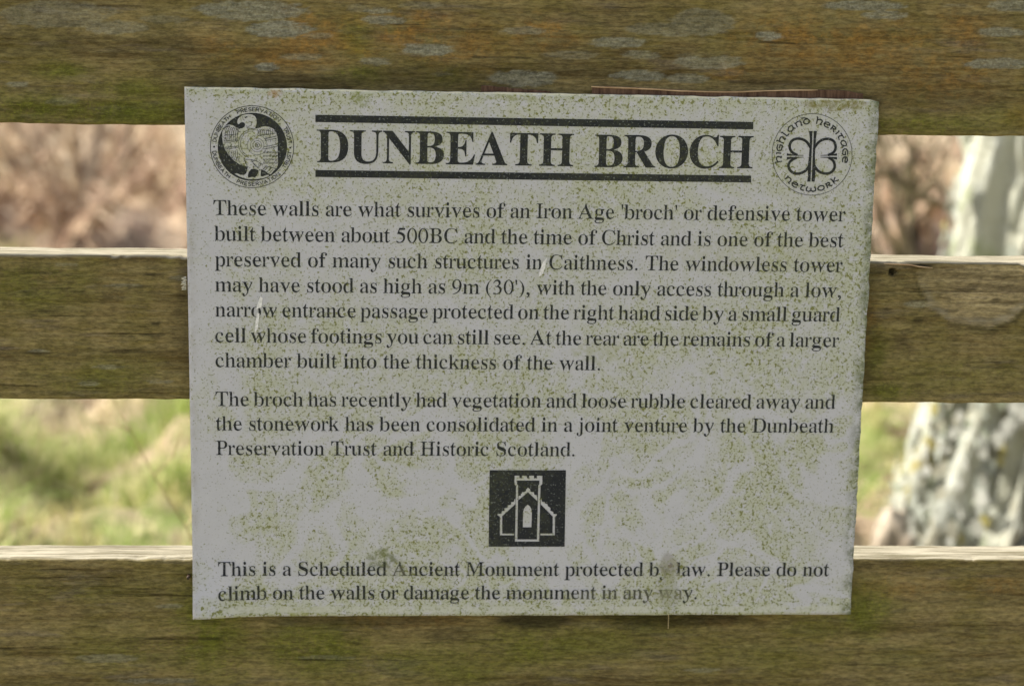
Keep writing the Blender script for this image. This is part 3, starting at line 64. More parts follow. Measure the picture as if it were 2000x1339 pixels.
E1={"disc":[[-213.79,188.44],[-213.94,185.55],[-214.38,182.69],[-215.09,179.88],[-216.08,177.14],[-217.34,174.51],[-218.85,172.0],[-220.6,169.66],[-222.56,167.48],[-224.74,165.51],[-227.09,163.76],[-229.6,162.23],[-232.25,160.96],[-235.0,159.95],[-237.84,159.22],[-240.73,158.76],[-243.64,158.58],[-246.56,158.69],[-249.44,159.09],[-252.26,159.76],[-255.0,160.71],[-257.63,161.92],[-260.12,163.38],[-262.44,165.08],[-264.58,167.0],[-266.52,169.13],[-268.23,171.43],[-269.7,173.9],[-270.92,176.49],[-271.87,179.2],[-272.55,181.99],[-272.95,184.84],[-273.06,187.72],[-272.89,190.6],[-272.43,193.45],[-271.7,196.25],[-270.7,198.97],[-269.43,201.59],[-267.92,204.07],[-266.17,206.4],[-264.21,208.55],[-262.04,210.5],[-259.7,212.24],[-257.21,213.74],[-254.58,215.0],[-251.84,216.0],[-249.03,216.74],[-246.16,217.19],[-243.26,217.37],[-240.37,217.27],[-237.5,216.89],[-234.69,216.23],[-231.97,215.3],[-229.35,214.1],[-226.87,212.66],[-224.54,210.98],[-222.4,209.08],[-220.46,206.98],[-218.73,204.69],[-217.25,202.24],[-216.01,199.66],[-215.04,196.96],[-214.34,194.17],[-213.92,191.32]],"bird":[[-256.32,209.09],[-255.87,211.59],[-253.81,214.12],[-250.39,215.72],[-246.67,216.27],[-243.58,215.93],[-241.11,214.47],[-239.77,212.11],[-239.66,208.99],[-240.36,205.85],[-241.05,204.16],[-239.01,204.0],[-236.21,205.28],[-232.48,206.08],[-228.76,205.5],[-225.36,203.85],[-223.2,201.06],[-221.97,197.32],[-221.61,192.3],[-221.82,186.02],[-221.72,179.72],[-221.56,174.69],[-221.88,172.16],[-223.01,169.75],[-225.2,167.7],[-226.77,165.66],[-228.02,164.38],[-229.89,165.12],[-231.75,166.68],[-234.55,168.23],[-236.04,168.84],[-236.43,165.68],[-236.57,162.83],[-234.58,162.54],[-232.08,163.83],[-229.27,163.99],[-229.59,162.91],[-234.59,160.96],[-240.83,160.07],[-247.06,160.12],[-250.79,160.78],[-255.14,162.44],[-258.98,164.79],[-256.99,165.13],[-253.89,163.84],[-250.77,163.62],[-248.89,165.22],[-247.94,168.7],[-247.48,170.92],[-249.47,171.4],[-254.44,172.73],[-259.39,176.13],[-263.7,180.49],[-266.76,185.48],[-268.57,190.47],[-269.14,195.48],[-269.09,200.49],[-268.13,204.25],[-265.94,206.28],[-262.84,207.13],[-259.75,206.36],[-257.29,204.7],[-254.2,203.8],[-252.03,203.96],[-250.16,205.23],[-249.47,206.99],[-250.13,208.73],[-251.99,209.33],[-253.85,208.68],[-254.79,207.42],[-255.72,207.66]],"blob":[[-247.05,161.26],[-247.54,163.03],[-246.83,166.19],[-244.51,168.87],[-241.4,169.09],[-238.41,168.06],[-238.61,165.65],[-239.87,163.11],[-241.57,161.58],[-243.93,162.06]]}
S1=[[0.581,1,[-208.06,188.63],[-208.14,186.32],[-208.38,184.01],[-208.76,181.71],[-209.3,179.45],[-209.98,177.22],[-210.81,175.03],[-211.78,172.91],[-212.89,170.84],[-214.13,168.85],[-215.5,166.95],[-216.99,165.13],[-218.59,163.41],[-220.31,161.8],[-222.12,160.3],[-224.03,158.92],[-226.02,157.67],[-228.09,156.54],[-230.23,155.56],[-232.42,154.71],[-234.67,154.01],[-236.95,153.45],[-239.26,153.05],[-241.59,152.8],[-243.93,152.69],[-246.27,152.74],[-248.59,152.95],[-250.9,153.3],[-253.17,153.81],[-255.4,154.46],[-257.58,155.26],[-259.7,156.19],[-261.75,157.27],[-263.73,158.48],[-265.61,159.81],[-267.4,161.27],[-269.09,162.84],[-270.67,164.52],[-272.13,166.3],[-273.47,168.17],[-274.68,170.13],[-275.76,172.16],[-276.7,174.26],[-277.49,176.42],[-278.15,178.63],[-278.65,180.88],[-279.0,183.16],[-279.21,185.46],[-279.26,187.77],[-279.16,190.08],[-278.91,192.38],[-278.5,194.67],[-277.95,196.92],[-277.25,199.13],[-276.41,201.3],[-275.43,203.41],[-274.32,205.46],[-273.08,207.43],[-271.71,209.31],[-270.22,211.11],[-268.62,212.81],[-266.91,214.4],[-265.1,215.88],[-263.21,217.24],[-261.23,218.48],[-259.17,219.59],[-257.05,220.56],[-254.88,221.4],[-252.65,222.1],[-250.39,222.65],[-248.1,223.05],[-245.79,223.31],[-243.47,223.41],[-241.15,223.37],[-238.85,223.17],[-236.56,222.83],[-234.3,222.34],[-232.08,221.7],[-229.91,220.92],[-227.8,220.0],[-225.76,218.95],[-223.79,217.76],[-221.9,216.44],[-220.11,215.01],[-218.42,213.46],[-216.84,211.8],[-215.36,210.03],[-214.01,208.18],[-212.79,206.24],[-211.7,204.22],[-210.74,202.12],[-209.93,199.97],[-209.25,197.77],[-208.73,195.53],[-208.35,193.25],[-208.13,190.95]],[0.387,1,[-237.42,189.72],[-237.45,189.36],[-237.56,189.0],[-237.74,188.67],[-237.97,188.38],[-238.25,188.15],[-238.58,187.97],[-238.93,187.86],[-239.29,187.82],[-239.65,187.85],[-240.0,187.95],[-240.32,188.12],[-240.61,188.35],[-240.84,188.64],[-241.01,188.96],[-241.11,189.31],[-241.14,189.68],[-241.11,190.05],[-241.0,190.4],[-240.82,190.73],[-240.59,191.02],[-240.31,191.25],[-239.98,191.43],[-239.63,191.54],[-239.27,191.58],[-238.9,191.55],[-238.56,191.45],[-238.23,191.28],[-237.95,191.05],[-237.72,190.77],[-237.55,190.44],[-237.45,190.09]],[0.323,1,[-235.55,189.75],[-235.63,189.01],[-235.84,188.3],[-236.19,187.64],[-236.66,187.07],[-237.23,186.59],[-237.87,186.24],[-238.57,186.01],[-239.3,185.93],[-240.03,186.0],[-240.73,186.2],[-241.37,186.54],[-241.93,187.0],[-242.39,187.57],[-242.73,188.22],[-242.94,188.92],[-243.01,189.66],[-242.93,190.39],[-242.71,191.1],[-242.37,191.76],[-241.9,192.33],[-241.33,192.81],[-240.68,193.16],[-239.98,193.39],[-239.26,193.47],[-238.53,193.4],[-237.83,193.2],[-237.19,192.86],[-236.63,192.4],[-236.17,191.83],[-235.83,191.18],[-235.62,190.48]],[0.29,1,[-233.56,189.77],[-233.68,188.64],[-234.01,187.55],[-234.54,186.55],[-235.26,185.66],[-236.13,184.93],[-237.12,184.39],[-238.2,184.04],[-239.31,183.92],[-240.43,184.02],[-241.5,184.33],[-242.49,184.86],[-243.35,185.57],[-244.05,186.43],[-244.57,187.43],[-244.89,188.51],[-244.99,189.63],[-244.88,190.76],[-244.55,191.85],[-244.01,192.85],[-243.29,193.73],[-242.42,194.46],[-241.43,195.01],[-240.36,195.35],[-239.25,195.47],[-238.13,195.38],[-237.06,195.06],[-236.08,194.54],[-235.21,193.83],[-234.51,192.97],[-233.99,191.98],[-233.67,190.9]],[0.258,1,[-230.83,189.8],[-231.0,188.13],[-231.49,186.53],[-232.28,185.04],[-233.33,183.73],[-234.62,182.65],[-236.09,181.84],[-237.68,181.34],[-239.33,181.15],[-240.98,181.3],[-242.56,181.76],[-244.02,182.54],[-245.29,183.59],[-246.34,184.87],[-247.11,186.34],[-247.58,187.93],[-247.73,189.6],[-247.55,191.27],[-247.06,192.87],[-246.27,194.36],[-245.21,195.66],[-243.93,196.74],[-242.46,197.54],[-240.88,198.05],[-239.23,198.23],[-237.58,198.09],[-236.0,197.62],[-234.55,196.85],[-233.27,195.81],[-232.23,194.53],[-231.45,193.06],[-230.98,191.47]],[0.516,0,[-239.27,190.58],[-239.28,188.82]],[0.516,0,[-240.15,189.69],[-238.41,189.71]],[0.323,0,[-241.48,202.61],[-242.96,202.92],[-244.48,202.99],[-245.98,202.82],[-247.46,202.42],[-248.88,201.79],[-250.21,200.95],[-251.43,199.91],[-252.51,198.69],[-253.43,197.32],[-254.17,195.82],[-254.73,194.22],[-255.08,192.55],[-255.23,190.85],[-255.16,189.15],[-254.89,187.47],[-254.4,185.86],[-253.73,184.35],[-252.87,182.96],[-251.84,181.72],[-250.67,180.66],[-249.38,179.79],[-247.99,179.14],[-246.52,178.71]],[0.323,0,[-242.68,201.41],[-243.97,201.55],[-245.27,201.48],[-246.55,201.2],[-247.79,200.72],[-248.96,200.05],[-250.04,199.2],[-251.01,198.18],[-251.85,197.02],[-252.55,195.73],[-253.09,194.35],[-253.46,192.9],[-253.65,191.41],[-253.66,189.9],[-253.49,188.41],[-253.15,186.97],[-252.63,185.6],[-251.95,184.33],[-251.12,183.18],[-250.16,182.18],[-249.09,181.35],[-247.93,180.71]],[1.032,0,[-249.67,212.92],[-248.8,213.62],[-247.56,213.88]],[0.323,0,[-251.64,214.33],[-251.29,211.96],[-250.12,210.85]],[0.323,0,[-246.72,210.15],[-244.24,209.56],[-244.26,206.74],[-246.75,205.46],[-248.61,205.75]],[0.387,0,[-248.31,204.5],[-244.9,204.05],[-241.3,203.97]],[0.387,0,[-266.87,193.0],[-266.57,199.27],[-265.53,203.66],[-264.16,205.43]],[0.387,0,[-265.14,193.02],[-264.83,199.29],[-263.8,203.68],[-262.43,205.07]],[0.387,0,[-263.4,193.04],[-263.1,199.31],[-262.07,203.7],[-260.69,204.72]],[0.387,0,[-261.66,193.07],[-261.36,199.33],[-260.33,203.73],[-258.96,204.37]],[0.387,0,[-259.93,193.09],[-259.63,199.36],[-258.6,203.75],[-257.23,204.02]],[0.387,0,[-258.19,193.11],[-257.89,199.38],[-256.86,203.77],[-255.5,203.66]],[0.387,0,[-256.45,193.13],[-256.15,199.4],[-255.13,203.79],[-253.77,203.31]],[0.387,0,[-267.76,197.63],[-262.3,198.2],[-255.78,199.03]],[0.387,0,[-267.8,192.61],[-262.34,193.18],[-255.82,194.02]],[0.323,0,[-267.82,191.23],[-262.35,191.93],[-255.83,193.14]],[0.452,0,[-267.05,187.35],[-261.77,187.8],[-255.87,188.62]],[0.323,0,[-266.44,185.98],[-261.16,186.55],[-255.57,187.49]],[0.323,0,[-264.9,184.56],[-265.55,181.72],[-262.78,178.61]],[0.323,0,[-263.16,184.58],[-263.69,181.37],[-261.17,177.75]],[0.323,0,[-261.43,184.6],[-261.83,181.01],[-259.57,176.89]],[0.323,0,[-259.69,184.62],[-259.97,180.66],[-257.96,176.02]],[0.323,0,[-257.95,184.64],[-258.11,180.3],[-256.35,175.16]],[0.323,0,[-256.21,184.66],[-256.25,179.94],[-254.74,174.3]],[0.387,0,[-238.73,198.36],[-238.46,201.5],[-239.07,203.24]],[0.387,0,[-236.93,198.39],[-236.67,201.52],[-237.27,203.45]],[0.387,0,[-235.13,198.41],[-234.87,201.54],[-235.47,203.66]],[0.387,0,[-233.33,198.43],[-233.07,201.57],[-233.67,203.87]],[0.387,0,[-231.53,198.45],[-231.27,201.59],[-231.87,204.09]],[0.387,0,[-229.73,198.48],[-229.46,201.61],[-230.07,203.92]],[0.387,0,[-227.93,198.5],[-227.66,201.63],[-228.28,203.76]],[0.387,0,[-226.13,198.52],[-225.86,201.66],[-226.48,203.59]],[0.387,0,[-238.42,197.87],[-231.28,198.71],[-223.51,200.18]],[0.516,0,[-233.16,194.98],[-228.19,196.24],[-222.9,197.62]],[0.387,0,[-232.86,193.42],[-227.57,194.74],[-222.28,195.75]],[0.387,0,[-233.51,188.39],[-228.22,189.21],[-221.99,190.73]],[0.452,0,[-234.14,186.18],[-228.23,187.32],[-222.31,188.84]],[0.387,0,[-234.47,182.41],[-233.59,184.3],[-233.23,182.67],[-232.22,184.07]],[0.387,0,[-234.49,179.38],[-233.61,181.28],[-233.24,179.65],[-232.24,181.05]],[0.387,0,[-234.5,176.36],[-233.62,178.26],[-233.26,176.63],[-232.25,178.03]],[0.387,0,[-234.52,173.34],[-233.64,175.24],[-233.27,173.6],[-232.27,175.0]],[0.387,0,[-231.86,182.44],[-230.98,184.33],[-230.61,182.7],[-229.61,184.1]],[0.387,0,[-231.87,179.42],[-230.99,181.31],[-230.63,179.68],[-229.63,181.08]],[0.387,0,[-231.89,176.39],[-231.01,178.29],[-230.64,176.66],[-229.64,178.06]],[0.387,0,[-231.9,173.37],[-231.02,175.27],[-230.66,173.63],[-229.65,175.03]],[0.387,0,[-229.25,182.47],[-228.37,184.37],[-228.0,182.73],[-227.0,184.13]],[0.387,0,[-229.26,179.45],[-228.38,181.35],[-228.01,179.71],[-227.01,181.11]],[0.387,0,[-229.27,176.42],[-228.39,178.32],[-228.03,176.69],[-227.02,178.09]],[0.387,0,[-229.29,173.4],[-228.41,175.3],[-228.04,173.66],[-227.04,175.06]],[0.387,0,[-226.63,182.5],[-225.75,184.4],[-225.39,182.77],[-224.38,184.16]],[0.387,0,[-226.65,179.48],[-225.77,181.38],[-225.4,179.74],[-224.4,181.14]],[0.387,0,[-226.66,176.45],[-225.78,178.35],[-225.41,176.72],[-224.41,178.12]],[0.387,0,[-226.67,173.43],[-225.79,175.33],[-225.42,173.69],[-224.42,175.09]],[0.387,0,[-224.02,182.53],[-223.14,184.43],[-222.77,182.8],[-221.77,184.19]],[0.387,0,[-224.03,179.51],[-223.15,181.41],[-222.78,179.77],[-221.78,181.17]],[0.387,0,[-224.04,176.48],[-223.16,178.38],[-222.8,176.75],[-221.79,178.15]],[0.387,0,[-224.05,173.46],[-223.17,175.36],[-222.81,173.72],[-221.8,175.12]],[0.516,0,[-234.55,168.54],[-232.04,171.73],[-223.01,169.31]],[0.387,0,[-233.31,167.61],[-230.17,170.49]],[0.387,0,[-231.13,166.37],[-228.0,169.88]],[0.387,0,[-229.27,165.13],[-225.82,168.96]],[0.516,0,[-242.61,173.81],[-238.28,169.45]],[0.452,0,[-250.98,177.49],[-247.91,171.86]],[0.387,0,[-244.46,176.94],[-242.0,172.56],[-242.95,169.71]],[0.387,0,[-250.67,177.49],[-243.84,176.94],[-239.49,175.74],[-234.52,172.64]],[0.774,0,[-268.14,203.0],[-265.33,205.54],[-262.54,205.7]],[0.581,0,[-256.68,203.15],[-254.84,200.98],[-253.29,200.69]],[0.252,0,[-224.61,169.99],[-223.67,170.65]],[0.287,0,[-229.41,197.29],[-228.24,195.8]],[0.332,0,[-260.82,190.31],[-262.12,188.5]],[0.252,0,[-225.98,186.49],[-224.08,187.82]],[0.278,0,[-224.58,172.79],[-225.96,170.86]],[0.252,0,[-268.27,193.99],[-267.2,192.61]],[0.34,0,[-221.61,190.18],[-222.84,188.46]],[0.332,0,[-233.33,176.96],[-233.07,175.43]],[0.328,0,[-256.62,195.88],[-257.66,194.44]],[0.311,0,[-251.99,173.08],[-252.89,171.83]],[0.293,0,[-238.83,171.34],[-237.41,169.53]],[0.227,0,[-254.36,176.19],[-255.23,174.98]],[0.211,0,[-235.73,172.69],[-234.19,170.74]],[0.233,0,[-241.92,181.05],[-240.52,179.26]],[0.278,0,[-268.48,196.73],[-267.2,195.09]],[0.345,0,[-232.04,196.36],[-231.21,196.94]],[0.199,0,[-239.66,178.46],[-239.42,176.97]],[0.23,0,[-227.18,178.23],[-226.13,176.89]],[0.32,0,[-264.66,189.42],[-263.57,188.04]],[0.261,0,[-228.03,194.13],[-227.72,192.25]],[0.231,0,[-267.92,198.98],[-266.53,199.95]],[0.231,0,[-227.0,178.65],[-224.94,180.09]],[0.262,0,[-239.83,176.41],[-239.61,175.04]],[0.208,0,[-267.95,189.65],[-266.49,190.67]],[0.268,0,[-234.37,201.48],[-232.91,202.5]],[0.316,0,[-255.06,182.33],[-253.82,180.74]],[0.301,0,[-242.01,173.57],[-240.55,171.7]],[0.352,0,[-223.91,202.32],[-223.68,200.9]],[0.319,0,[-236.8,202.74],[-236.59,201.46]],[0.272,0,[-230.93,174.92],[-229.6,175.86]],[0.197,0,[-259.6,183.19],[-258.77,183.77]],[0.225,0,[-255.3,179.28],[-254.0,177.61]],[0.248,0,[-263.88,200.44],[-262.29,201.55]],[0.271,0,[-261.72,192.23],[-262.78,190.76]],[0.241,0,[-223.52,176.68],[-224.85,174.82]],[0.306,0,[-258.21,188.16],[-257.91,186.36]],[0.222,0,[-236.5,202.43],[-235.59,203.06]],[0.303,0,[-244.41,174.77],[-242.45,176.14]],[0.278,0,[-223.35,192.2],[-223.08,190.56]],[0.277,0,[-263.34,185.7],[-264.02,184.76]],[0.354,0,[-227.43,189.31],[-226.44,188.06]],[0.255,0,[-263.03,188.36],[-261.2,189.64]],[0.345,0,[-266.49,196.26],[-266.16,194.22]],[0.331,0,[-224.65,193.01],[-222.88,194.25]],[0.255,0,[-257.75,183.17],[-259.07,181.35]],[0.308,0,[-227.81,172.37],[-227.53,170.68]],[0.346,0,[-227.94,181.24],[-227.09,181.84]],[0.284,0,[-227.17,172.23],[-225.86,173.14]],[0.292,0,[-231.81,196.33],[-230.75,194.98]],[0.34,0,[-261.48,178.34],[-260.22,179.22]],[0.275,0,[-240.87,171.57],[-241.7,170.41]],[0.315,0,[-267.58,203.14],[-267.38,201.9]],[0.274,0,[-237.66,176.66],[-237.0,175.81]],[0.283,0,[-222.71,181.03],[-222.08,180.24]],[0.227,0,[-223.0,193.04],[-224.08,191.53]],[0.327,0,[-262.82,180.18],[-262.64,179.08]],[0.257,0,[-254.86,182.34],[-254.55,180.38]],[0.279,0,[-229.9,203.12],[-228.93,201.89]],[0.231,0,[-229.66,175.52],[-228.46,176.36]],[0.228,0,[-223.26,202.79],[-224.6,200.92]],[0.21,0,[-222.52,198.7],[-222.28,197.23]],[0.216,0,[-257.78,199.15],[-257.57,197.89]],[0.326,0,[-262.02,196.14],[-262.97,194.83]],[0.315,0,[-253.16,173.66],[-252.81,171.56]],[0.296,0,[-228.37,171.63],[-228.07,169.85]],[0.348,0,[-265.07,194.47],[-265.82,193.43]],[0.255,0,[-252.77,188.36],[-251.87,187.21]],[0.245,0,[-260.65,203.12],[-261.25,202.29]],[0.339,0,[-230.38,184.44],[-230.1,182.76]],[0.261,0,[-223.54,177.22],[-223.31,175.85]],[0.311,0,[-257.77,193.57],[-256.52,191.97]],[0.319,0,[-229.09,198.86],[-227.74,199.81]],[0.317,0,[-263.32,185.48],[-262.08,186.35]],[0.334,0,[-221.6,192.04],[-222.63,190.62]],[0.329,0,[-263.94,187.38],[-265.41,185.35]],[0.267,0,[-237.79,170.95],[-236.48,171.87]],[0.326,0,[-268.34,189.02],[-267.1,189.89]],[0.275,0,[-266.26,199.95],[-265.27,200.65]],[0.278,0,[-266.91,197.4],[-265.07,198.68]],[0.194,0,[-237.51,173.52],[-236.55,172.3]],[0.328,0,[-225.61,187.0],[-224.52,185.62]],[0.263,0,[-260.82,198.83],[-260.56,197.21]],[0.239,0,[-251.04,175.2],[-249.63,176.19]],[0.216,0,[-233.62,169.38],[-232.62,168.1]],[0.298,0,[-233.06,198.73],[-234.16,197.2]],[0.312,0,[-239.11,178.66],[-240.18,177.18]],[0.2,0,[-229.06,198.31],[-227.89,196.83]],[0.208,0,[-260.27,202.38],[-258.96,200.71]],[0.219,0,[-236.99,174.4],[-236.59,171.98]],[0.261,0,[-254.48,174.34],[-253.14,175.28]],[0.196,0,[-238.12,202.49],[-237.73,200.11]],[0.305,0,[-240.51,178.58],[-241.79,176.81]],[0.293,0,[-260.57,183.39],[-261.36,182.29]],[0.28,0,[-238.31,173.69],[-237.93,171.4]],[0.244,0,[-230.77,201.93],[-229.7,202.67]],[0.205,0,[-254.08,197.17],[-253.72,194.97]],[0.307,0,[-242.92,174.36],[-242.12,173.34]],[0.231,0,[-227.4,184.49],[-228.45,183.02]],[0.213,0,[-236.97,201.61],[-238.29,199.78]],[0.279,0,[-224.21,195.88],[-223.39,194.84]],[0.308,0,[-230.95,202.27],[-230.06,202.89]],[0.198,0,[-236.35,178.81],[-235.48,177.7]],[0.298,0,[-259.95,196.01],[-258.37,197.11]],[0.216,0,[-225.47,201.64],[-223.81,202.8]],[0.211,0,[-233.92,179.55],[-232.35,180.66]],[0.276,0,[-223.8,183.08],[-225.19,181.15]],[0.206,0,[-238.44,167.56],[-236.55,168.89]],[0.316,0,[-232.2,199.56],[-231.36,200.15]],[0.34,0,[-228.71,170.13],[-227.72,168.87]],[0.282,0,[-264.32,182.72],[-263.19,183.51]]]
DOTS=[[[-275.29,187.82],[-275.46,187.3],[-275.9,186.98],[-276.44,186.97],[-276.87,187.28],[-277.03,187.8],[-276.86,188.32],[-276.42,188.64],[-275.88,188.65],[-275.45,188.33]],[[-210.24,187.73],[-210.41,187.21],[-210.85,186.88],[-211.38,186.88],[-211.82,187.19],[-211.98,187.71],[-211.82,188.23],[-211.38,188.55],[-210.84,188.56],[-210.41,188.24]]]
T1=[[0.613,0,[-274.39,192.11],[-277.33,192.48],[-277.11,193.77],[-276.02,194.89],[-274.75,194.63],[-274.19,193.29],[-274.39,192.11]],[0.613,0,[-276.59,196.04],[-274.43,195.53],[-273.53,196.02],[-273.23,197.0],[-273.71,197.88],[-275.82,198.56]],[0.613,0,[-272.69,198.52],[-275.47,199.51],[-271.75,200.73],[-274.43,201.93]],[0.613,0,[-271.34,201.57],[-273.99,202.85],[-273.18,204.34],[-272.33,204.51],[-271.99,203.69],[-272.77,202.26]],[0.613,0,[-271.99,203.69],[-270.95,203.96],[-270.6,202.93],[-271.34,201.57]],[0.613,0,[-270.96,207.71],[-272.25,205.85],[-269.76,204.31],[-268.58,206.01]],[0.613,0,[-271.06,205.11],[-270.04,206.6]],[0.613,0,[-268.02,206.75],[-269.43,209.63],[-266.31,208.74]],[0.613,0,[-268.52,207.76],[-267.41,209.06]],[0.613,0,[-267.79,211.41],[-265.86,213.23]],[0.613,0,[-266.85,212.34],[-264.83,210.23]],[0.613,0,[-263.35,211.53],[-265.23,213.77]],[0.613,0,[-261.43,213.01],[-263.13,215.38]],[0.613,0,[-264.33,212.7],[-262.31,214.24]],[0.613,0,[-255.61,216.28],[-256.75,218.96],[-255.09,219.62],[-254.3,219.14],[-254.58,218.2],[-256.16,217.57]],[0.613,0,[-252.67,217.38],[-253.52,220.17],[-251.82,220.66],[-251.08,220.1],[-251.46,219.25],[-253.1,218.77]],[0.613,0,[-252.01,219.1],[-250.41,218.0]],[0.613,0,[-247.67,221.48],[-250.01,221.09],[-249.46,218.22],[-247.33,218.58]],[0.613,0,[-249.74,219.71],[-247.88,220.04]],[0.613,0,[-244.25,221.34],[-245.04,221.74],[-246.03,221.67],[-246.56,220.97],[-246.13,220.42],[-244.6,220.12],[-244.22,219.55],[-244.75,218.82],[-245.82,218.75],[-246.4,219.1]],[0.613,0,[-240.83,221.73],[-243.19,221.8],[-243.24,218.87],[-241.08,218.8]],[0.613,0,[-243.21,220.39],[-241.33,220.35]],[0.613,0,[-240.12,218.73],[-239.78,221.64],[-238.02,221.43],[-237.58,220.62],[-238.27,219.98],[-239.95,220.19]],[0.613,0,[-238.83,220.06],[-237.81,218.42]],[0.613,0,[-236.2,221.11],[-235.6,217.95],[-233.47,220.43]],[0.613,0,[-233.51,217.36],[-231.13,219.66],[-230.96,216.41]],[0.613,0,[-232.67,218.17],[-231.01,217.55]],[0.613,0,[-228.82,218.69],[-226.39,217.45]],[0.613,0,[-227.59,218.09],[-229.0,215.48]],[0.613,0,[-227.07,214.41],[-225.48,216.91]],[0.613,0,[-225.08,213.09],[-225.7,214.06],[-225.42,215.12],[-224.52,215.77],[-223.3,215.47],[-222.64,214.42],[-223.0,213.38],[-223.95,212.8],[-225.08,213.09]],[0.613,0,[-223.21,211.62],[-221.25,213.87],[-221.38,209.94],[-219.24,212.02]],[0.613,0,[-214.44,205.91],[-213.25,203.79]],[0.613,0,[-213.82,204.86],[-216.44,203.4]],[0.613,0,[-215.6,201.8],[-212.91,203.11],[-212.26,201.68],[-212.75,200.92],[-213.64,201.09],[-214.26,202.45]],[0.613,0,[-213.84,201.55],[-214.77,199.92]],[0.613,0,[-211.66,200.16],[-213.76,199.38],[-214.25,198.52],[-213.96,197.62],[-213.06,197.22],[-210.9,197.85]],[0.613,0,[-210.64,194.82],[-210.34,195.59],[-210.53,196.44],[-211.29,196.78],[-211.79,196.3],[-211.91,194.9],[-212.43,194.46],[-213.23,194.79],[-213.44,195.72],[-213.14,196.29]],[0.613,0,[-210.04,193.98],[-209.74,191.56]],[0.613,0,[-209.87,192.77],[-212.83,192.37]],[0.613,0,[-277.5,183.69],[-274.54,184.08],[-274.38,182.9],[-275.0,181.55],[-276.28,181.28],[-277.33,182.39],[-277.5,183.69]],[0.613,0,[-273.99,180.83],[-276.17,180.29],[-276.72,179.39],[-276.43,178.31],[-275.51,177.83],[-273.37,178.53]],[0.613,0,[-275.91,176.64],[-273.09,177.65],[-274.96,174.21],[-272.22,175.44]],[0.613,0,[-274.55,173.29],[-271.84,174.6],[-271.15,173.24],[-271.48,172.46],[-272.37,172.57],[-273.09,174.0]],[0.613,0,[-272.37,172.57],[-272.68,171.53],[-273.79,171.8],[-274.55,173.29]],[0.613,0,[-269.24,170.14],[-270.36,171.85],[-272.92,170.28],[-271.7,168.41]],[0.613,0,[-271.59,171.09],[-270.62,169.6]],[0.613,0,[-271.1,167.59],[-267.9,168.38],[-269.3,165.4]],[0.613,0,[-269.95,167.82],[-268.85,166.48]],[0.613,0,[-266.46,166.75],[-264.75,165.09]],[0.613,0,[-265.62,165.91],[-267.73,163.76]],[0.613,0,[-266.15,162.33],[-264.18,164.6]],[0.613,0,[-264.09,160.71],[-262.3,163.12]],[0.613,0,[-265.13,163.51],[-263.16,161.97]],[0.613,0,[-257.25,156.89],[-256.06,159.64],[-254.57,159.07],[-254.32,158.2],[-255.12,157.61],[-256.68,158.21]],[0.613,0,[-254.07,155.76],[-253.16,158.61],[-251.62,158.19],[-251.28,157.35],[-252.0,156.75],[-253.61,157.19]],[0.613,0,[-252.54,156.89],[-251.62,155.13]],[0.613,0,[-247.87,157.52],[-249.98,157.84],[-250.59,154.92],[-248.28,154.57]],[0.613,0,[-250.27,156.44],[-248.44,156.15]],[0.613,0,[-244.8,156.87],[-245.5,157.34],[-246.39,157.39],[-246.99,156.77],[-246.68,156.15],[-245.22,155.66],[-244.86,155.05],[-245.47,154.35],[-246.64,154.42],[-247.19,154.88]],[0.613,0,[-241.68,157.42],[-243.82,157.32],[-243.83,154.34],[-241.49,154.45]],[0.613,0,[-243.83,155.89],[-241.96,155.97]],[0.613,0,[-240.43,154.55],[-240.72,157.51],[-239.13,157.73],[-238.47,157.09],[-238.91,156.26],[-240.58,156.03]],[0.613,0,[-239.46,156.18],[-237.91,154.93]],[0.613,0,[-237.47,158.05],[-235.5,155.48],[-234.98,158.71]],[0.613,0,[-233.2,156.16],[-232.85,159.45],[-230.42,157.24]],[0.613,0,[-233.02,157.33],[-231.32,157.99]],[0.613,0,[-230.74,160.35],[-228.51,161.51]],[0.613,0,[-229.61,160.91],[-228.25,158.28]],[0.613,0,[-226.13,159.48],[-227.68,162.01]],[0.613,0,[-223.94,160.94],[-225.15,160.64],[-226.05,161.29],[-226.31,162.35],[-225.68,163.34],[-224.54,163.63],[-223.61,163.05],[-223.27,162.0],[-223.94,160.94]],[0.613,0,[-221.86,162.56],[-223.78,164.82],[-219.83,164.42],[-221.93,166.51]],[0.613,0,[-217.98,171.26],[-216.74,173.25]],[0.613,0,[-217.34,172.24],[-214.8,170.7]],[0.613,0,[-213.75,172.52],[-216.38,173.89],[-215.69,175.23],[-214.8,175.39],[-214.34,174.61],[-215.06,173.2]],[0.613,0,[-214.58,174.14],[-212.68,174.65]],[0.613,0,[-215.04,176.67],[-212.97,175.84],[-212.01,176.24],[-211.62,177.26],[-212.09,178.18],[-214.21,178.86]],[0.613,0,[-212.98,181.55],[-213.58,181.0],[-213.8,180.19],[-213.31,179.53],[-212.64,179.7],[-211.87,180.95],[-211.21,181.17],[-210.64,180.48],[-210.92,179.42],[-211.48,179.01]],[0.613,0,[-213.23,182.52],[-212.85,184.82]],[0.613,0,[-213.02,183.67],[-210.06,183.23]]]
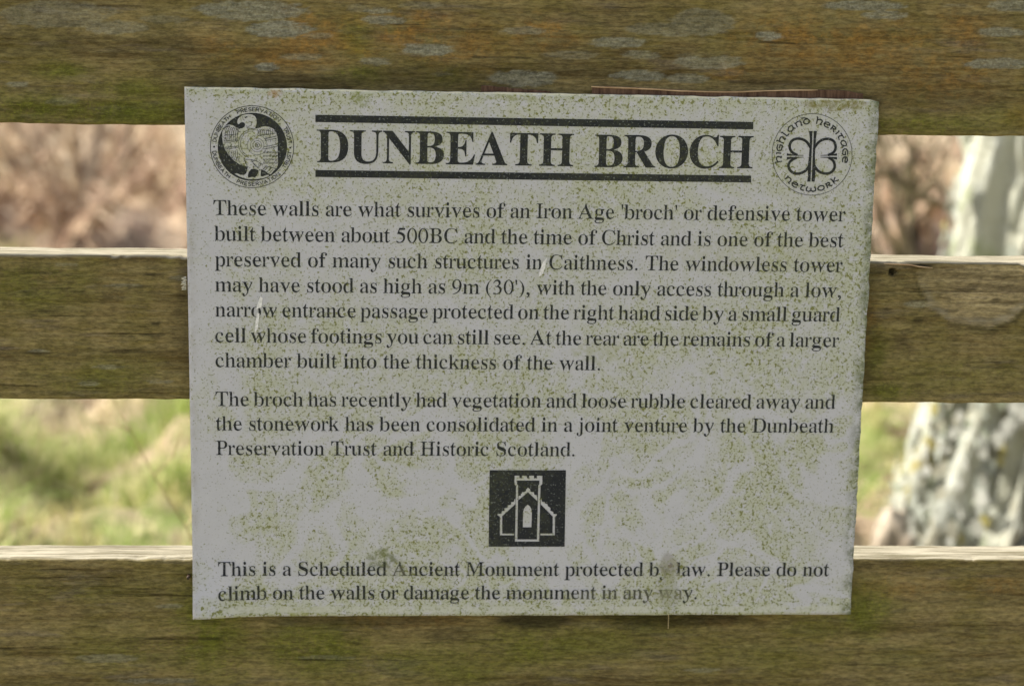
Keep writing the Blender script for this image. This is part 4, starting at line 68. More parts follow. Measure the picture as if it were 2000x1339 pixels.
S2=[[0.475,1,[278.11,187.76],[278.16,185.41],[278.07,183.07],[277.82,180.75],[277.42,178.46],[276.87,176.2],[276.18,173.99],[275.34,171.83],[274.36,169.74],[273.25,167.73],[272.0,165.8],[270.63,163.96],[269.14,162.22],[267.54,160.59],[265.82,159.07],[264.01,157.68],[262.11,156.41],[260.12,155.27],[258.06,154.28],[255.93,153.42],[253.75,152.71],[251.52,152.15],[249.25,151.74],[246.95,151.48],[244.64,151.38],[242.32,151.43],[240.0,151.64],[237.69,152.0],[235.41,152.51],[233.15,153.17],[230.94,153.98],[228.78,154.93],[226.69,156.02],[224.66,157.25],[222.71,158.6],[220.85,160.07],[219.08,161.67],[217.42,163.37],[215.86,165.17],[214.42,167.07],[213.11,169.05],[211.92,171.11],[210.86,173.24],[209.95,175.43],[209.17,177.66],[208.54,179.94],[208.05,182.25],[207.71,184.58],[207.53,186.92],[207.49,189.26],[207.61,191.59],[207.87,193.9],[208.29,196.18],[208.85,198.42],[209.55,200.61],[210.4,202.75],[211.39,204.82],[212.51,206.81],[213.75,208.72],[215.13,210.54],[216.61,212.26],[218.21,213.87],[219.92,215.37],[221.72,216.75],[223.61,218.0],[225.58,219.12],[227.63,220.11],[229.74,220.95],[231.9,221.66],[234.12,222.21],[236.36,222.62],[238.64,222.88],[240.93,222.99],[243.24,222.94],[245.54,222.74],[247.83,222.39],[250.09,221.89],[252.33,221.25],[254.53,220.46],[256.68,219.52],[258.77,218.45],[260.79,217.25],[262.74,215.92],[264.6,214.46],[266.37,212.89],[268.04,211.21],[269.6,209.43],[271.05,207.55],[272.38,205.58],[273.58,203.53],[274.65,201.42],[275.59,199.24],[276.38,197.01],[277.04,194.73],[277.54,192.43],[277.9,190.1]],[2.308,0,[229.79,186.58],[229.15,186.87],[228.21,187.27],[227.16,187.75],[226.13,188.29],[225.29,188.87],[224.64,189.51],[224.06,190.22],[223.58,190.98],[223.18,191.76],[222.89,192.54],[222.7,193.33],[222.61,194.17],[222.61,195.0],[222.71,195.81],[222.89,196.56],[223.16,197.26],[223.53,197.93],[223.98,198.55],[224.51,199.11],[225.1,199.6],[225.77,200.02],[226.52,200.37],[227.34,200.66],[228.2,200.87],[229.07,200.99],[229.98,201.02],[230.95,200.97],[231.94,200.84],[232.91,200.64],[233.81,200.38],[234.64,200.06],[235.43,199.69],[236.18,199.25],[236.91,198.72],[237.64,198.08],[238.4,197.23],[239.19,196.17],[239.95,195.07],[240.59,194.1],[241.05,193.43]],[2.308,0,[256.78,186.9],[257.4,187.16],[258.3,187.51],[259.31,187.94],[260.28,188.44],[261.07,188.97],[261.66,189.54],[262.16,190.18],[262.58,190.86],[262.9,191.59],[263.11,192.35],[263.21,193.18],[263.2,194.09],[263.09,195.02],[262.91,195.91],[262.67,196.71],[262.38,197.42],[262.02,198.08],[261.58,198.68],[261.08,199.23],[260.49,199.7],[259.79,200.12],[259.0,200.49],[258.14,200.79],[257.25,201.0],[256.36,201.13],[255.45,201.15],[254.49,201.08],[253.52,200.92],[252.57,200.69],[251.68,200.4],[250.84,200.05],[250.04,199.64],[249.27,199.15],[248.51,198.57],[247.76,197.87],[246.97,196.94],[246.14,195.78],[245.34,194.58],[244.66,193.53],[244.18,192.79]],[2.308,0,[229.22,184.42],[228.56,184.08],[227.6,183.62],[226.52,183.06],[225.47,182.45],[224.63,181.81],[223.99,181.14],[223.44,180.4],[222.99,179.63],[222.66,178.85],[222.45,178.08],[222.4,177.33],[222.48,176.57],[222.68,175.82],[222.96,175.08],[223.31,174.39],[223.73,173.72],[224.25,173.05],[224.83,172.42],[225.48,171.86],[226.16,171.39],[226.9,171.02],[227.7,170.72],[228.55,170.5],[229.41,170.35],[230.27,170.29],[231.14,170.31],[232.03,170.42],[232.92,170.6],[233.8,170.85],[234.62,171.15],[235.39,171.49],[236.13,171.87],[236.83,172.32],[237.53,172.87],[238.22,173.55],[238.95,174.48],[239.73,175.64],[240.46,176.84],[241.09,177.91],[241.54,178.64]],[2.308,0,[257.57,184.75],[258.13,184.43],[258.94,183.99],[259.85,183.45],[260.73,182.86],[261.43,182.24],[261.95,181.58],[262.38,180.85],[262.73,180.09],[263.0,179.32],[263.18,178.56],[263.28,177.81],[263.3,177.04],[263.24,176.29],[263.09,175.55],[262.84,174.85],[262.5,174.16],[262.05,173.48],[261.53,172.84],[260.94,172.26],[260.3,171.78],[259.6,171.39],[258.83,171.07],[258.0,170.82],[257.15,170.66],[256.3,170.59],[255.43,170.61],[254.52,170.73],[253.61,170.93],[252.71,171.19],[251.85,171.48],[251.04,171.79],[250.26,172.13],[249.5,172.52],[248.75,173.02],[248.02,173.66],[247.24,174.57],[246.42,175.71],[245.64,176.9],[244.98,177.95],[244.51,178.68]]]
T2=[[1.086,0,[210.55,178.84],[210.9,180.03],[213.53,180.47],[216.57,181.03]],[1.086,0,[213.1,180.37],[211.75,182.22],[211.63,184.32],[212.63,185.23],[214.47,184.75],[215.92,184.01]],[1.086,0,[215.92,184.01],[215.47,185.79]],[1.086,0,[211.15,187.32],[211.57,188.31],[215.58,188.04]],[1.086,0,[212.29,196.01],[211.43,192.81],[212.32,190.62],[213.85,190.07],[215.49,191.01],[216.08,193.45]],[1.086,0,[213.64,192.43],[214.23,195.46],[215.92,194.83],[216.95,193.25]],[1.086,0,[210.65,198.4],[211.61,199.16],[214.08,198.06],[216.98,196.82]],[1.086,0,[213.66,198.22],[213.56,200.46],[214.63,202.22],[215.99,202.39],[217.28,200.98],[218.1,199.58]],[1.086,0,[218.1,199.58],[218.72,201.27]],[1.086,0,[214.4,205.88],[215.53,206.36],[219.69,203.28],[221.78,205.26]],[1.086,0,[223.21,212.72],[220.99,210.9],[220.49,208.54],[221.48,207.29],[223.47,207.17],[224.83,208.86],[224.77,211.08]],[1.086,0,[223.41,212.87],[225.19,210.27],[227.12,209.97]],[1.086,0,[225.68,214.37],[226.76,214.48],[228.69,210.93]],[1.086,0,[226.96,213.82],[228.22,215.73],[230.21,216.35],[231.56,215.2],[231.94,212.72],[233.23,212.95]],[1.086,0,[231.63,218.75],[234.21,219.22],[236.97,218.61],[238.87,217.06],[238.76,215.05],[236.76,213.86],[234.82,214.11],[233.63,215.4],[234.29,217.33],[236.58,218.42]],[1.086,0,[245.15,220.51],[246.13,219.72],[245.7,217.13],[245.26,214.09]],[1.086,0,[245.74,217.57],[247.87,218.1],[249.83,217.42],[250.35,216.14],[249.33,214.61],[248.2,213.55]],[1.086,0,[248.2,213.55],[249.97,213.29]],[1.086,0,[252.4,214.53],[256.85,213.01],[257.08,214.28],[255.42,215.6],[253.06,215.67],[251.97,214.46],[252.46,212.54],[254.29,211.32],[256.19,211.04]],[1.086,0,[259.5,213.33],[260.21,212.58],[257.75,209.27]],[1.086,0,[260.07,212.68],[262.53,211.09],[262.45,209.73],[260.9,209.74],[259.29,210.84]],[1.086,0,[260.23,210.15],[260.84,206.81]],[1.086,0,[265.06,208.77],[265.43,207.75],[262.42,205.24]],[1.086,0,[267.07,206.53],[270.15,202.07]],[1.086,0,[268.82,204.19],[266.32,203.95],[265.11,202.65],[266.12,200.3]],[1.086,0,[272.9,195.92],[271.87,198.64],[269.8,199.97],[268.3,199.52],[267.57,197.74],[268.73,195.86],[270.85,195.1]],[1.086,0,[272.98,195.69],[269.96,195.01],[269.07,193.35]],[1.086,0,[274.25,187.34],[274.16,190.62],[272.7,192.46],[271.09,192.57],[269.78,191.24],[269.91,188.75]],[1.086,0,[271.95,190.39],[272.24,187.34],[270.45,187.48],[269.02,188.7]],[1.086,0,[272.26,185.36],[272.31,180.71],[273.62,180.83],[274.34,182.76],[273.59,185.03],[272.04,185.75],[270.36,184.77],[269.81,182.7],[270.18,180.82]],[1.086,0,[222.25,168.53],[222.56,167.59],[219.76,165.18]],[1.086,0,[222.01,167.28],[224.08,166.67],[225.35,165.28],[225.06,163.67],[223.14,162.31],[224.23,161.2]],[1.086,0,[226.82,161.9],[231.2,160.01],[231.32,161.23],[229.84,162.47],[227.68,162.81],[226.37,161.95],[226.59,159.98],[228.65,158.42],[230.81,158.06]],[1.086,0,[233.6,160.7],[238.21,159.34]],[1.086,0,[236.06,159.87],[234.41,158.21],[234.34,156.49],[237.11,155.32]],[1.086,0,[240.47,158.97],[239.17,157.47],[239.35,155.55],[241.38,154.68],[243.22,155.62],[243.42,157.92]],[1.086,0,[243.46,155.83],[245.17,154.58],[247.35,155.36],[247.54,157.29],[245.96,158.83]],[1.086,0,[252.93,155.8],[250.3,156.02],[249.34,157.35],[250.1,159.01],[251.75,159.87],[253.92,159.93],[255.0,158.75],[254.83,157.09],[252.93,155.8]],[1.086,0,[255.54,161.3],[256.42,161.49],[258.19,157.85]],[1.086,0,[256.29,161.43],[258.39,162.84],[259.6,162.35],[259.18,160.92],[257.54,159.91]],[1.086,0,[258.56,160.46],[262.1,160.17]],[1.086,0,[259.85,165.7],[260.9,165.73],[264.13,161.73]],[1.086,0,[264.18,167.73],[263.04,163.61],[267.66,165.19]]]
P2=[[[239.03,207.81],[242.05,207.84],[242.29,195.46],[242.37,186.05],[242.49,175.96],[242.59,163.41],[239.62,163.37],[240.17,168.51],[239.45,175.92],[240.08,186.03],[240.27,195.43],[240.13,200.79]],[[243.2,207.86],[246.09,207.89],[245.48,201.53],[245.53,195.49],[245.34,186.09],[246.41,176.0],[246.59,168.59],[246.25,163.45],[243.54,163.42],[243.5,175.97],[243.38,186.07],[243.37,195.47]],[[220.41,188.08],[226.4,186.94],[235.19,186.64],[235.21,186.1],[220.52,185.93]],[[220.57,184.86],[235.27,185.03],[235.3,184.49],[226.55,183.85],[220.69,182.44]],[[264.8,188.61],[258.79,187.33],[250.03,186.82],[250.06,186.28],[264.92,186.46]],[[264.98,185.38],[250.12,185.2],[250.14,184.67],[258.95,184.23],[265.11,182.96]]]
CASTLE={"sq":[[-34.14,-99.95],[34.48,-99.75],[35.09,-171.63],[-33.79,-171.67]],"outer":[[-11.63,-105.02],[-7.3,-105.01],[-7.25,-107.45],[-4.78,-107.44],[-4.83,-105.0],[-0.5,-104.99],[-0.45,-107.43],[1.53,-107.42],[1.48,-104.98],[5.81,-104.97],[5.87,-107.41],[8.47,-107.41],[8.41,-104.96],[13.36,-104.95],[13.54,-112.67],[11.91,-114.48],[11.88,-166.75],[-10.05,-166.77],[-10.07,-114.53],[-11.59,-113.05]],"inner":[[-9.25,-109.51],[10.87,-109.46],[10.82,-112.68],[9.92,-114.09],[9.84,-164.8],[-7.91,-164.81],[-8.22,-114.14],[-9.37,-112.72]],"pale":[[[-3.18,-153.3],[-3.23,-139.17],[-2.49,-135.93],[-1.11,-133.67],[0.84,-132.05],[2.73,-133.66],[4.03,-135.92],[4.66,-139.16],[4.6,-153.29]],[[-7.63,-127.86],[-7.71,-123.67],[-5.55,-123.67],[-5.59,-121.73],[-4.66,-121.73],[-4.69,-120.31],[-2.52,-120.31],[-1.0,-119.14],[-1.03,-117.53],[-0.29,-117.53],[0.18,-116.24],[0.99,-116.24],[1.75,-117.2],[2.49,-117.2],[2.72,-119.13],[3.8,-120.29],[6.16,-120.29],[6.2,-122.03],[7.15,-122.99],[9.2,-123.31],[9.33,-128.67],[0.7,-120.3]],[[-10.44,-126.58],[-10.34,-131.55],[-21.29,-142.11],[-22.03,-142.76],[-21.71,-159.3],[-10.89,-159.29],[-10.85,-160.91],[-23.73,-160.92],[-24.06,-143.41],[-26.39,-141.79],[-26.16,-140.82],[-22.69,-140.62],[-22.48,-138.23],[-20.13,-138.03],[-20.06,-135.44],[-17.4,-135.18],[-17.26,-132.73],[-14.35,-132.33],[-14.22,-129.62],[-11.75,-129.49],[-11.06,-126.58]],[[12.37,-126.21],[13.12,-126.21],[13.5,-129.31],[15.99,-129.56],[16.21,-130.85],[18.52,-131.5],[18.87,-133.31],[21.28,-135.11],[21.47,-137.83],[23.86,-138.8],[24.34,-140.74],[27.27,-140.93],[27.05,-142.36],[25.65,-143.33],[25.89,-160.88],[12.81,-160.89],[12.77,-159.26],[23.86,-159.25],[23.59,-143.01],[22.82,-142.37],[12.5,-131.7]]]}
CORN=[[-300.86,238.71],[299.7,235.85],[300.38,-236.78],[-299.0,-237.85]]
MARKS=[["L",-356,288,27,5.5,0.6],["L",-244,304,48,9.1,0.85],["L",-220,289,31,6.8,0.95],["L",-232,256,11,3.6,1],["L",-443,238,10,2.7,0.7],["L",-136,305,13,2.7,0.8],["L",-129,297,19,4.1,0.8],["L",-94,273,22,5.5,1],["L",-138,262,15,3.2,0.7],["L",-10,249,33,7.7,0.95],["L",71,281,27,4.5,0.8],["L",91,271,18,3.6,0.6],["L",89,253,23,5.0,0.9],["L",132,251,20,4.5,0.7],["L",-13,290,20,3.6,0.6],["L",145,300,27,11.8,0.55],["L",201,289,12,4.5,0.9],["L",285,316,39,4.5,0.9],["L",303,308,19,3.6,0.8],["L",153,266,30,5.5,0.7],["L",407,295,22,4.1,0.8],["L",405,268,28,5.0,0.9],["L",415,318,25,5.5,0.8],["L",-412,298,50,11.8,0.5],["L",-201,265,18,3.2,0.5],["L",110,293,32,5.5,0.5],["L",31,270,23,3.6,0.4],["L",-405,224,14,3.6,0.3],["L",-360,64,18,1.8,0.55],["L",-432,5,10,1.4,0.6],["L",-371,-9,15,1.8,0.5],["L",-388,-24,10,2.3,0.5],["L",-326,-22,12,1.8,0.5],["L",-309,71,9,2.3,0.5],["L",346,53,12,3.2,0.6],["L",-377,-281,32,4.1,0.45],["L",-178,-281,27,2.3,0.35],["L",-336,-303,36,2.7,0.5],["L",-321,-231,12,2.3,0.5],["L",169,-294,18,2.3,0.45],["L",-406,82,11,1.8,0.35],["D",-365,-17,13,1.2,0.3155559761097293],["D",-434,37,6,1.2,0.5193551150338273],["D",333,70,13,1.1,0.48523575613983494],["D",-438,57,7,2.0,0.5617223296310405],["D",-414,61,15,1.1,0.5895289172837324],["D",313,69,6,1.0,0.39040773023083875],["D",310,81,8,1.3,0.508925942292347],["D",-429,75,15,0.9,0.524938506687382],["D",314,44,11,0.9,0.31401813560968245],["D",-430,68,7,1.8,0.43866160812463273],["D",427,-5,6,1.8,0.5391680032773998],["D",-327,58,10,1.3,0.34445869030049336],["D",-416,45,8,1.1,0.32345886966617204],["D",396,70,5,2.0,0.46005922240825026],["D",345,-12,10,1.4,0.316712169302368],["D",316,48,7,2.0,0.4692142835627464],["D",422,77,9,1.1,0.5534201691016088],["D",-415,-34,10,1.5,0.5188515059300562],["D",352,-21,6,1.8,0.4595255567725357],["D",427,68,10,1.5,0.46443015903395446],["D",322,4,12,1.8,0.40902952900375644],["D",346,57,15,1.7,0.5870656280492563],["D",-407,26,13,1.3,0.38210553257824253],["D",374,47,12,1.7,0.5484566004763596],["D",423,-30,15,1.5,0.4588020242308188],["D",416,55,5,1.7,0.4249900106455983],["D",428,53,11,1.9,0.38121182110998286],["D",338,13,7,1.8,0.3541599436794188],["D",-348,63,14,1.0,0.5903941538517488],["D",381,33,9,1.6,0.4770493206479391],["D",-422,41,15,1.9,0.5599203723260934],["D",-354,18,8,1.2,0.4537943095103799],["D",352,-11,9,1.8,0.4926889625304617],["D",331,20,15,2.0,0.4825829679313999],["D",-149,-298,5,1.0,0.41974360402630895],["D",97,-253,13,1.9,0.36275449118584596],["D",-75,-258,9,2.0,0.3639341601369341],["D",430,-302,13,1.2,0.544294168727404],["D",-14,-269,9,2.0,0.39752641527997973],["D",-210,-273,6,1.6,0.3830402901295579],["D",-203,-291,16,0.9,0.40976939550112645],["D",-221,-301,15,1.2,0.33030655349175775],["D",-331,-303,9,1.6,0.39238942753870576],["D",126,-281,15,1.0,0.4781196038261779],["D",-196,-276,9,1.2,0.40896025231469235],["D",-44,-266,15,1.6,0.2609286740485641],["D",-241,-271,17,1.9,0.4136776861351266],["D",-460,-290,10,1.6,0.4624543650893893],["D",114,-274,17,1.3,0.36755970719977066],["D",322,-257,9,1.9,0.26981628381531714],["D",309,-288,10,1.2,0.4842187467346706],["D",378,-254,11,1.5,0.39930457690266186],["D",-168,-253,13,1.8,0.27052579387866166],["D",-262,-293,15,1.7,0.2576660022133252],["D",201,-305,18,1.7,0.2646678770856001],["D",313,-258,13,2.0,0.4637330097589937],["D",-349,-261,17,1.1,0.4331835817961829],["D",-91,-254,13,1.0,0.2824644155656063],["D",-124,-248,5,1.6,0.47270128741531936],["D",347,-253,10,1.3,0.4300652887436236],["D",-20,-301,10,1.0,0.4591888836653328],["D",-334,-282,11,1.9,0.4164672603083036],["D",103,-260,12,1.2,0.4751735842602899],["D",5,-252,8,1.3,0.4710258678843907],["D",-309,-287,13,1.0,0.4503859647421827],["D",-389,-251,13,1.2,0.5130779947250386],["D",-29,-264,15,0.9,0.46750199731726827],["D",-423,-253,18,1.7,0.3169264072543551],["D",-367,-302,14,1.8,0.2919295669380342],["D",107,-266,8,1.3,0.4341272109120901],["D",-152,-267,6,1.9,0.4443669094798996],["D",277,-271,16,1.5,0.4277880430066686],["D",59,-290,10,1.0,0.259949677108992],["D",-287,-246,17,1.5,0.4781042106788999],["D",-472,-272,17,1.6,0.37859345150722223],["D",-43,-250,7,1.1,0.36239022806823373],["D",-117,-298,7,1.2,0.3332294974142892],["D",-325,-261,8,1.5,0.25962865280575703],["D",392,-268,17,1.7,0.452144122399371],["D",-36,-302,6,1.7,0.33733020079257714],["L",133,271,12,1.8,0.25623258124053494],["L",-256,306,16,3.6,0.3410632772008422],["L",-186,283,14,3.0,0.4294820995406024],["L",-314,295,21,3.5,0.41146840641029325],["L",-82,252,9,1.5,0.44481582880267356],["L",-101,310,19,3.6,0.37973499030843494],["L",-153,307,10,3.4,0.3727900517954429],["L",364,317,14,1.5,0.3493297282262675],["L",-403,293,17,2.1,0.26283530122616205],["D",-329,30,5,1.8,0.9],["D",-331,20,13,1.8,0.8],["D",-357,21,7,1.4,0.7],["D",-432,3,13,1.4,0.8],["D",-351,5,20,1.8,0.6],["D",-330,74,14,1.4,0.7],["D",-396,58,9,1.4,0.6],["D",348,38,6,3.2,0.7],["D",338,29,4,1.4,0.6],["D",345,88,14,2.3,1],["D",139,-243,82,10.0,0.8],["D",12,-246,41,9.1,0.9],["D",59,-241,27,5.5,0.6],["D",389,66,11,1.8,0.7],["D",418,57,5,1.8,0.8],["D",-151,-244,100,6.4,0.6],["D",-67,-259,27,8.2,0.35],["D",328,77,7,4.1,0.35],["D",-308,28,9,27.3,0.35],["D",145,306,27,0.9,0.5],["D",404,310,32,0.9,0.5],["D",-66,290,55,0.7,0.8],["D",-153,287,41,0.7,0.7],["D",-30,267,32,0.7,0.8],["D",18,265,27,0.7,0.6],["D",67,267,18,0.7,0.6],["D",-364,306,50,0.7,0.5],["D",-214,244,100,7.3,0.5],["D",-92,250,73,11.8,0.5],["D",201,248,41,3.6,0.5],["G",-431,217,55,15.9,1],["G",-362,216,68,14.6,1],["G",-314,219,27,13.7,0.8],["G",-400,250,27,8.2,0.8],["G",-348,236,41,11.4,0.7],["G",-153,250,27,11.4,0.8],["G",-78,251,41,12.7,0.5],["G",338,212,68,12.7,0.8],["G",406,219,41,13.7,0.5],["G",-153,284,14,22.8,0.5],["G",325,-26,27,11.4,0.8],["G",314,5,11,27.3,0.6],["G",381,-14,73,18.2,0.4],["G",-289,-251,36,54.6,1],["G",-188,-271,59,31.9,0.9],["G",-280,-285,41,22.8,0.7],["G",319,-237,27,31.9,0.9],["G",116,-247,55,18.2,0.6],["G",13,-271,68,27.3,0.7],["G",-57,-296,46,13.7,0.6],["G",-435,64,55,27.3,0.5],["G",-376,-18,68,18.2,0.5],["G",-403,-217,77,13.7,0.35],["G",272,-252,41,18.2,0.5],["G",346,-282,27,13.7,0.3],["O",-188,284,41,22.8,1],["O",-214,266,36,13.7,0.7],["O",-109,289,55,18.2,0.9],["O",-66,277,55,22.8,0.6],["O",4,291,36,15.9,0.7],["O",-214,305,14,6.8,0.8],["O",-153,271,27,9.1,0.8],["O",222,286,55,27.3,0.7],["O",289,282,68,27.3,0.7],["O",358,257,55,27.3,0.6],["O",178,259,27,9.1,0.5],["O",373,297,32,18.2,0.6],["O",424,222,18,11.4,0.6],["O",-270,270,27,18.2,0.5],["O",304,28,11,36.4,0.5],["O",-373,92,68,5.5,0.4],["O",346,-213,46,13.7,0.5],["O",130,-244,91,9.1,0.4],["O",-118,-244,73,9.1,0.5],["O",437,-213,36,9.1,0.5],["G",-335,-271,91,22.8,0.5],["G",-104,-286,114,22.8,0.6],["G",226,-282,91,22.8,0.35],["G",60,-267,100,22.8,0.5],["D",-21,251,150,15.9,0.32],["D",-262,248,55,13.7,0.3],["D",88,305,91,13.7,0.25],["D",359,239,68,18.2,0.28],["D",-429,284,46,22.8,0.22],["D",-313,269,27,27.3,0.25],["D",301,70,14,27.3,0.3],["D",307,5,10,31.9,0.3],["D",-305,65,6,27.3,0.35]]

# ------------------------------------------------------------ helpers
def tag(o, label=None, cat=None, group=None, kind=None):
    if label: o['label'] = label
    if cat: o['category'] = cat
    if group: o['group'] = group
    if kind: o['kind'] = kind
    return o
def empty(name, loc=(0, 0, 0), rz=0.0):
    o = bpy.data.objects.new(name, None)
    C.objects.link(o)
    o.location = loc
    o.rotation_euler = (0, 0, rz)
    o.empty_display_size = 0.1
    return o
def link(name, me, mat, parent=None, smooth=False):
    o = bpy.data.objects.new(name, me)
    C.objects.link(o)
    if mat is not None and not me.materials: me.materials.append(mat)
    if parent: o.parent = parent
    if smooth: me.polygons.foreach_set('use_smooth', [True] * len(me.polygons))
    return o
def mesh(name, V, F, attrs=None):
    """V (n,3) array, F (m,4) or (m,3) array or list of tuples."""
    me = bpy.data.meshes.new(name)
    V = np.asarray(V, dtype=np.float32)
    if isinstance(F, np.ndarray):
        k = F.shape[1]
        me.vertices.add(len(V)); me.vertices.foreach_set('co', V.ravel())
        me.loops.add(F.size); me.loops.foreach_set('vertex_index', F.astype(np.int32).ravel())
        me.polygons.add(len(F)); me.polygons.foreach_set('loop_start', np.arange(0, F.size, k, dtype=np.int32))
        me.update(calc_edges=True); me.validate()
    else:
        me.from_pydata([tuple(v) for v in V], [], F)
    for n, a in (attrs or {}).items():
        at = me.color_attributes.new(n, 'FLOAT_COLOR', 'POINT')
        a = np.asarray(a, dtype=np.float32)
        b = np.ones((len(V), 4), dtype=np.float32)
        b[:, :a.shape[1]] = a
        at.data.foreach_set('color', b.ravel())
    return me
def vnoise(x, y, seed):
    xi = np.floor(x).astype(np.int64); yi = np.floor(y).astype(np.int64)
    fx = x - xi; fy = y - yi
    fx = fx * fx * (3 - 2 * fx); fy = fy * fy * (3 - 2 * fy)
    def h(a, b):
        n = (a * 374761393 + b * 668265263 + seed * 2246822519) & 0xffffffff
        n = ((n ^ (n >> 13)) * 1274126177) & 0xffffffff
        return ((n ^ (n >> 16)) & 0xffff) / 65535.0
    return (h(xi, yi) * (1 - fx) + h(xi + 1, yi) * fx) * (1 - fy) + (h(xi, yi + 1) * (1 - fx) + h(xi + 1, yi + 1) * fx) * fy
def fbm(x, y, seed, o=4):
    s = 0; a = 1; t = 0
    for i in range(o):
        s = s + a * vnoise(x * 2 ** i + 17.3 * i, y * 2 ** i - 9.1 * i, seed + i * 13); t += a; a *= .55
    return s / t
def sstep(a, b, x):
    t = np.clip((x - a) / (b - a), 0, 1)
    return t * t * (3 - 2 * t)

# ------------------------------------------------------------ node helpers
class NT:
    def __init__(s, name):
        s.m = bpy.data.materials.new(name); s.m.use_nodes = True
        s.t = s.m.node_tree; s.n = s.t.nodes; s.l = s.t.links
        s.n.clear()
        s.out = s.n.new("ShaderNodeOutputMaterial")
        s.b = s.n.new("ShaderNodeBsdfPrincipled")
        s.l.new(s.b.outputs[0], s.out.inputs[0])
        s.b.inputs['Specular IOR Level'].default_value = 0.3
        s.tc = s.n.new("ShaderNodeTexCoord")
    def put(s, sock, v):
        if isinstance(v, (bpy.types.NodeSocket,)): s.l.new(v, sock)
        elif isinstance(v, (tuple, list)) and len(v) == 3 and sock.type == 'RGBA': sock.default_value = (*v, 1)
        else: sock.default_value = v
    def map(s, scale=(1, 1, 1), loc=(0, 0, 0), rot=(0, 0, 0), src=None):
        m = s.n.new("ShaderNodeMapping"); s.l.new(src or s.tc.outputs['Object'], m.inputs[0])
        m.inputs['Scale'].default_value = scale; m.inputs['Location'].default_value = loc; m.inputs['Rotation'].default_value = rot
        return m.outputs[0]
    def noise(s, scale, detail=4, rough=.5, vec=None, dist=0, color=False):
        n = s.n.new("ShaderNodeTexNoise"); s.l.new(vec or s.tc.outputs['Object'], n.inputs['Vector'])
        n.inputs['Scale'].default_value = scale; n.inputs['Detail'].default_value = detail
        n.inputs['Roughness'].default_value = rough; n.inputs['Distortion'].default_value = dist
        return n.outputs['Color' if color else 'Fac']
    def voro(s, scale, vec=None, out='Distance', feature='F1'):
        n = s.n.new("ShaderNodeTexVoronoi"); s.l.new(vec or s.tc.outputs['Object'], n.inputs['Vector'])
        n.inputs['Scale'].default_value = scale; n.feature = feature
        return n.outputs[out]
    def math(s, op, a, b=0.0, c=0.0, clamp=False):
        n = s.n.new("ShaderNodeMath"); n.operation = op; n.use_clamp = clamp
        s.put(n.inputs[0], a); s.put(n.inputs[1], b); s.put(n.inputs[2], c)
        return n.outputs[0]
    def ramp(s, v, a, b, lo=0.0, hi=1.0):
        n = s.n.new("ShaderNodeMapRange"); n.interpolation_type = 'SMOOTHSTEP'
        s.put(n.inputs[0], v); s.put(n.inputs[1], a); s.put(n.inputs[2], b); s.put(n.inputs[3], lo); s.put(n.inputs[4], hi)
        return n.outputs[0]
    def mix(s, f, a, b, mode='MIX'):
        n = s.n.new("ShaderNodeMix"); n.data_type = 'RGBA'; n.blend_type = mode
        s.put(n.inputs[0], f); s.put(n.inputs[6], a); s.put(n.inputs[7], b)
        return n.outputs[2]
    def attr(s, name):
        n = s.n.new("ShaderNodeAttribute"); n.attribute_name = name
        q = s.n.new("ShaderNodeSeparateColor"); s.l.new(n.outputs['Color'], q.inputs[0])
        return n.outputs['Color'], q.outputs[0], q.outputs[1], q.outputs[2]
    def bump(s, h, strength=.3, dist=.002):
        n = s.n.new("ShaderNodeBump"); s.put(n.inputs['Height'], h)
        n.inputs['Strength'].default_value = strength; n.inputs['Distance'].default_value = dist
        s.l.new(n.outputs[0], s.b.inputs['Normal'])
    def fin(s, col, rough=.8):
        s.put(s.b.inputs['Base Color'], col); s.put(s.b.inputs['Roughness'], rough)
        return s.m

TOPZ = (CORN[0][1] + CORN[1][1]) / 2000; TOPK = (CORN[0][1] - CORN[1][1]) / (CORN[1][0] - CORN[0][0])
def ry_small(rx, rz): return max(rx, rz) < .0095
def ellipse(t, cx, cz, rx, rz):
    """soft ellipse mask in the sign's own plane: 1 at the centre, 0 at the rim"""
    sp = t.n.new("ShaderNodeSeparateXYZ"); t.l.new(t.tc.outputs['Object'], sp.inputs[0])
    wb = t.math('MULTIPLY', t.math('SUBTRACT', t.noise(75, 4, .65), .5), .022)
    wc = t.math('MULTIPLY', t.math('SUBTRACT', t.noise(75, 4, .65, vec=t.map(loc=(6, 6, 6))), .5), .022)
    if ry_small(rx, rz): wb = 0.0; wc = 0.0
    dx = t.math('DIVIDE', t.math('ADD', t.math('SUBTRACT', sp.outputs[0], cx), wb), rx)
    dz = t.math('DIVIDE', t.math('ADD', t.math('SUBTRACT', sp.outputs[2], cz), wc), rz)
    d = t.math('ADD', t.math('MULTIPLY', dx, dx), t.math('MULTIPLY', dz, dz))
    return t.math('SUBTRACT', 1.0, d, clamp=True)

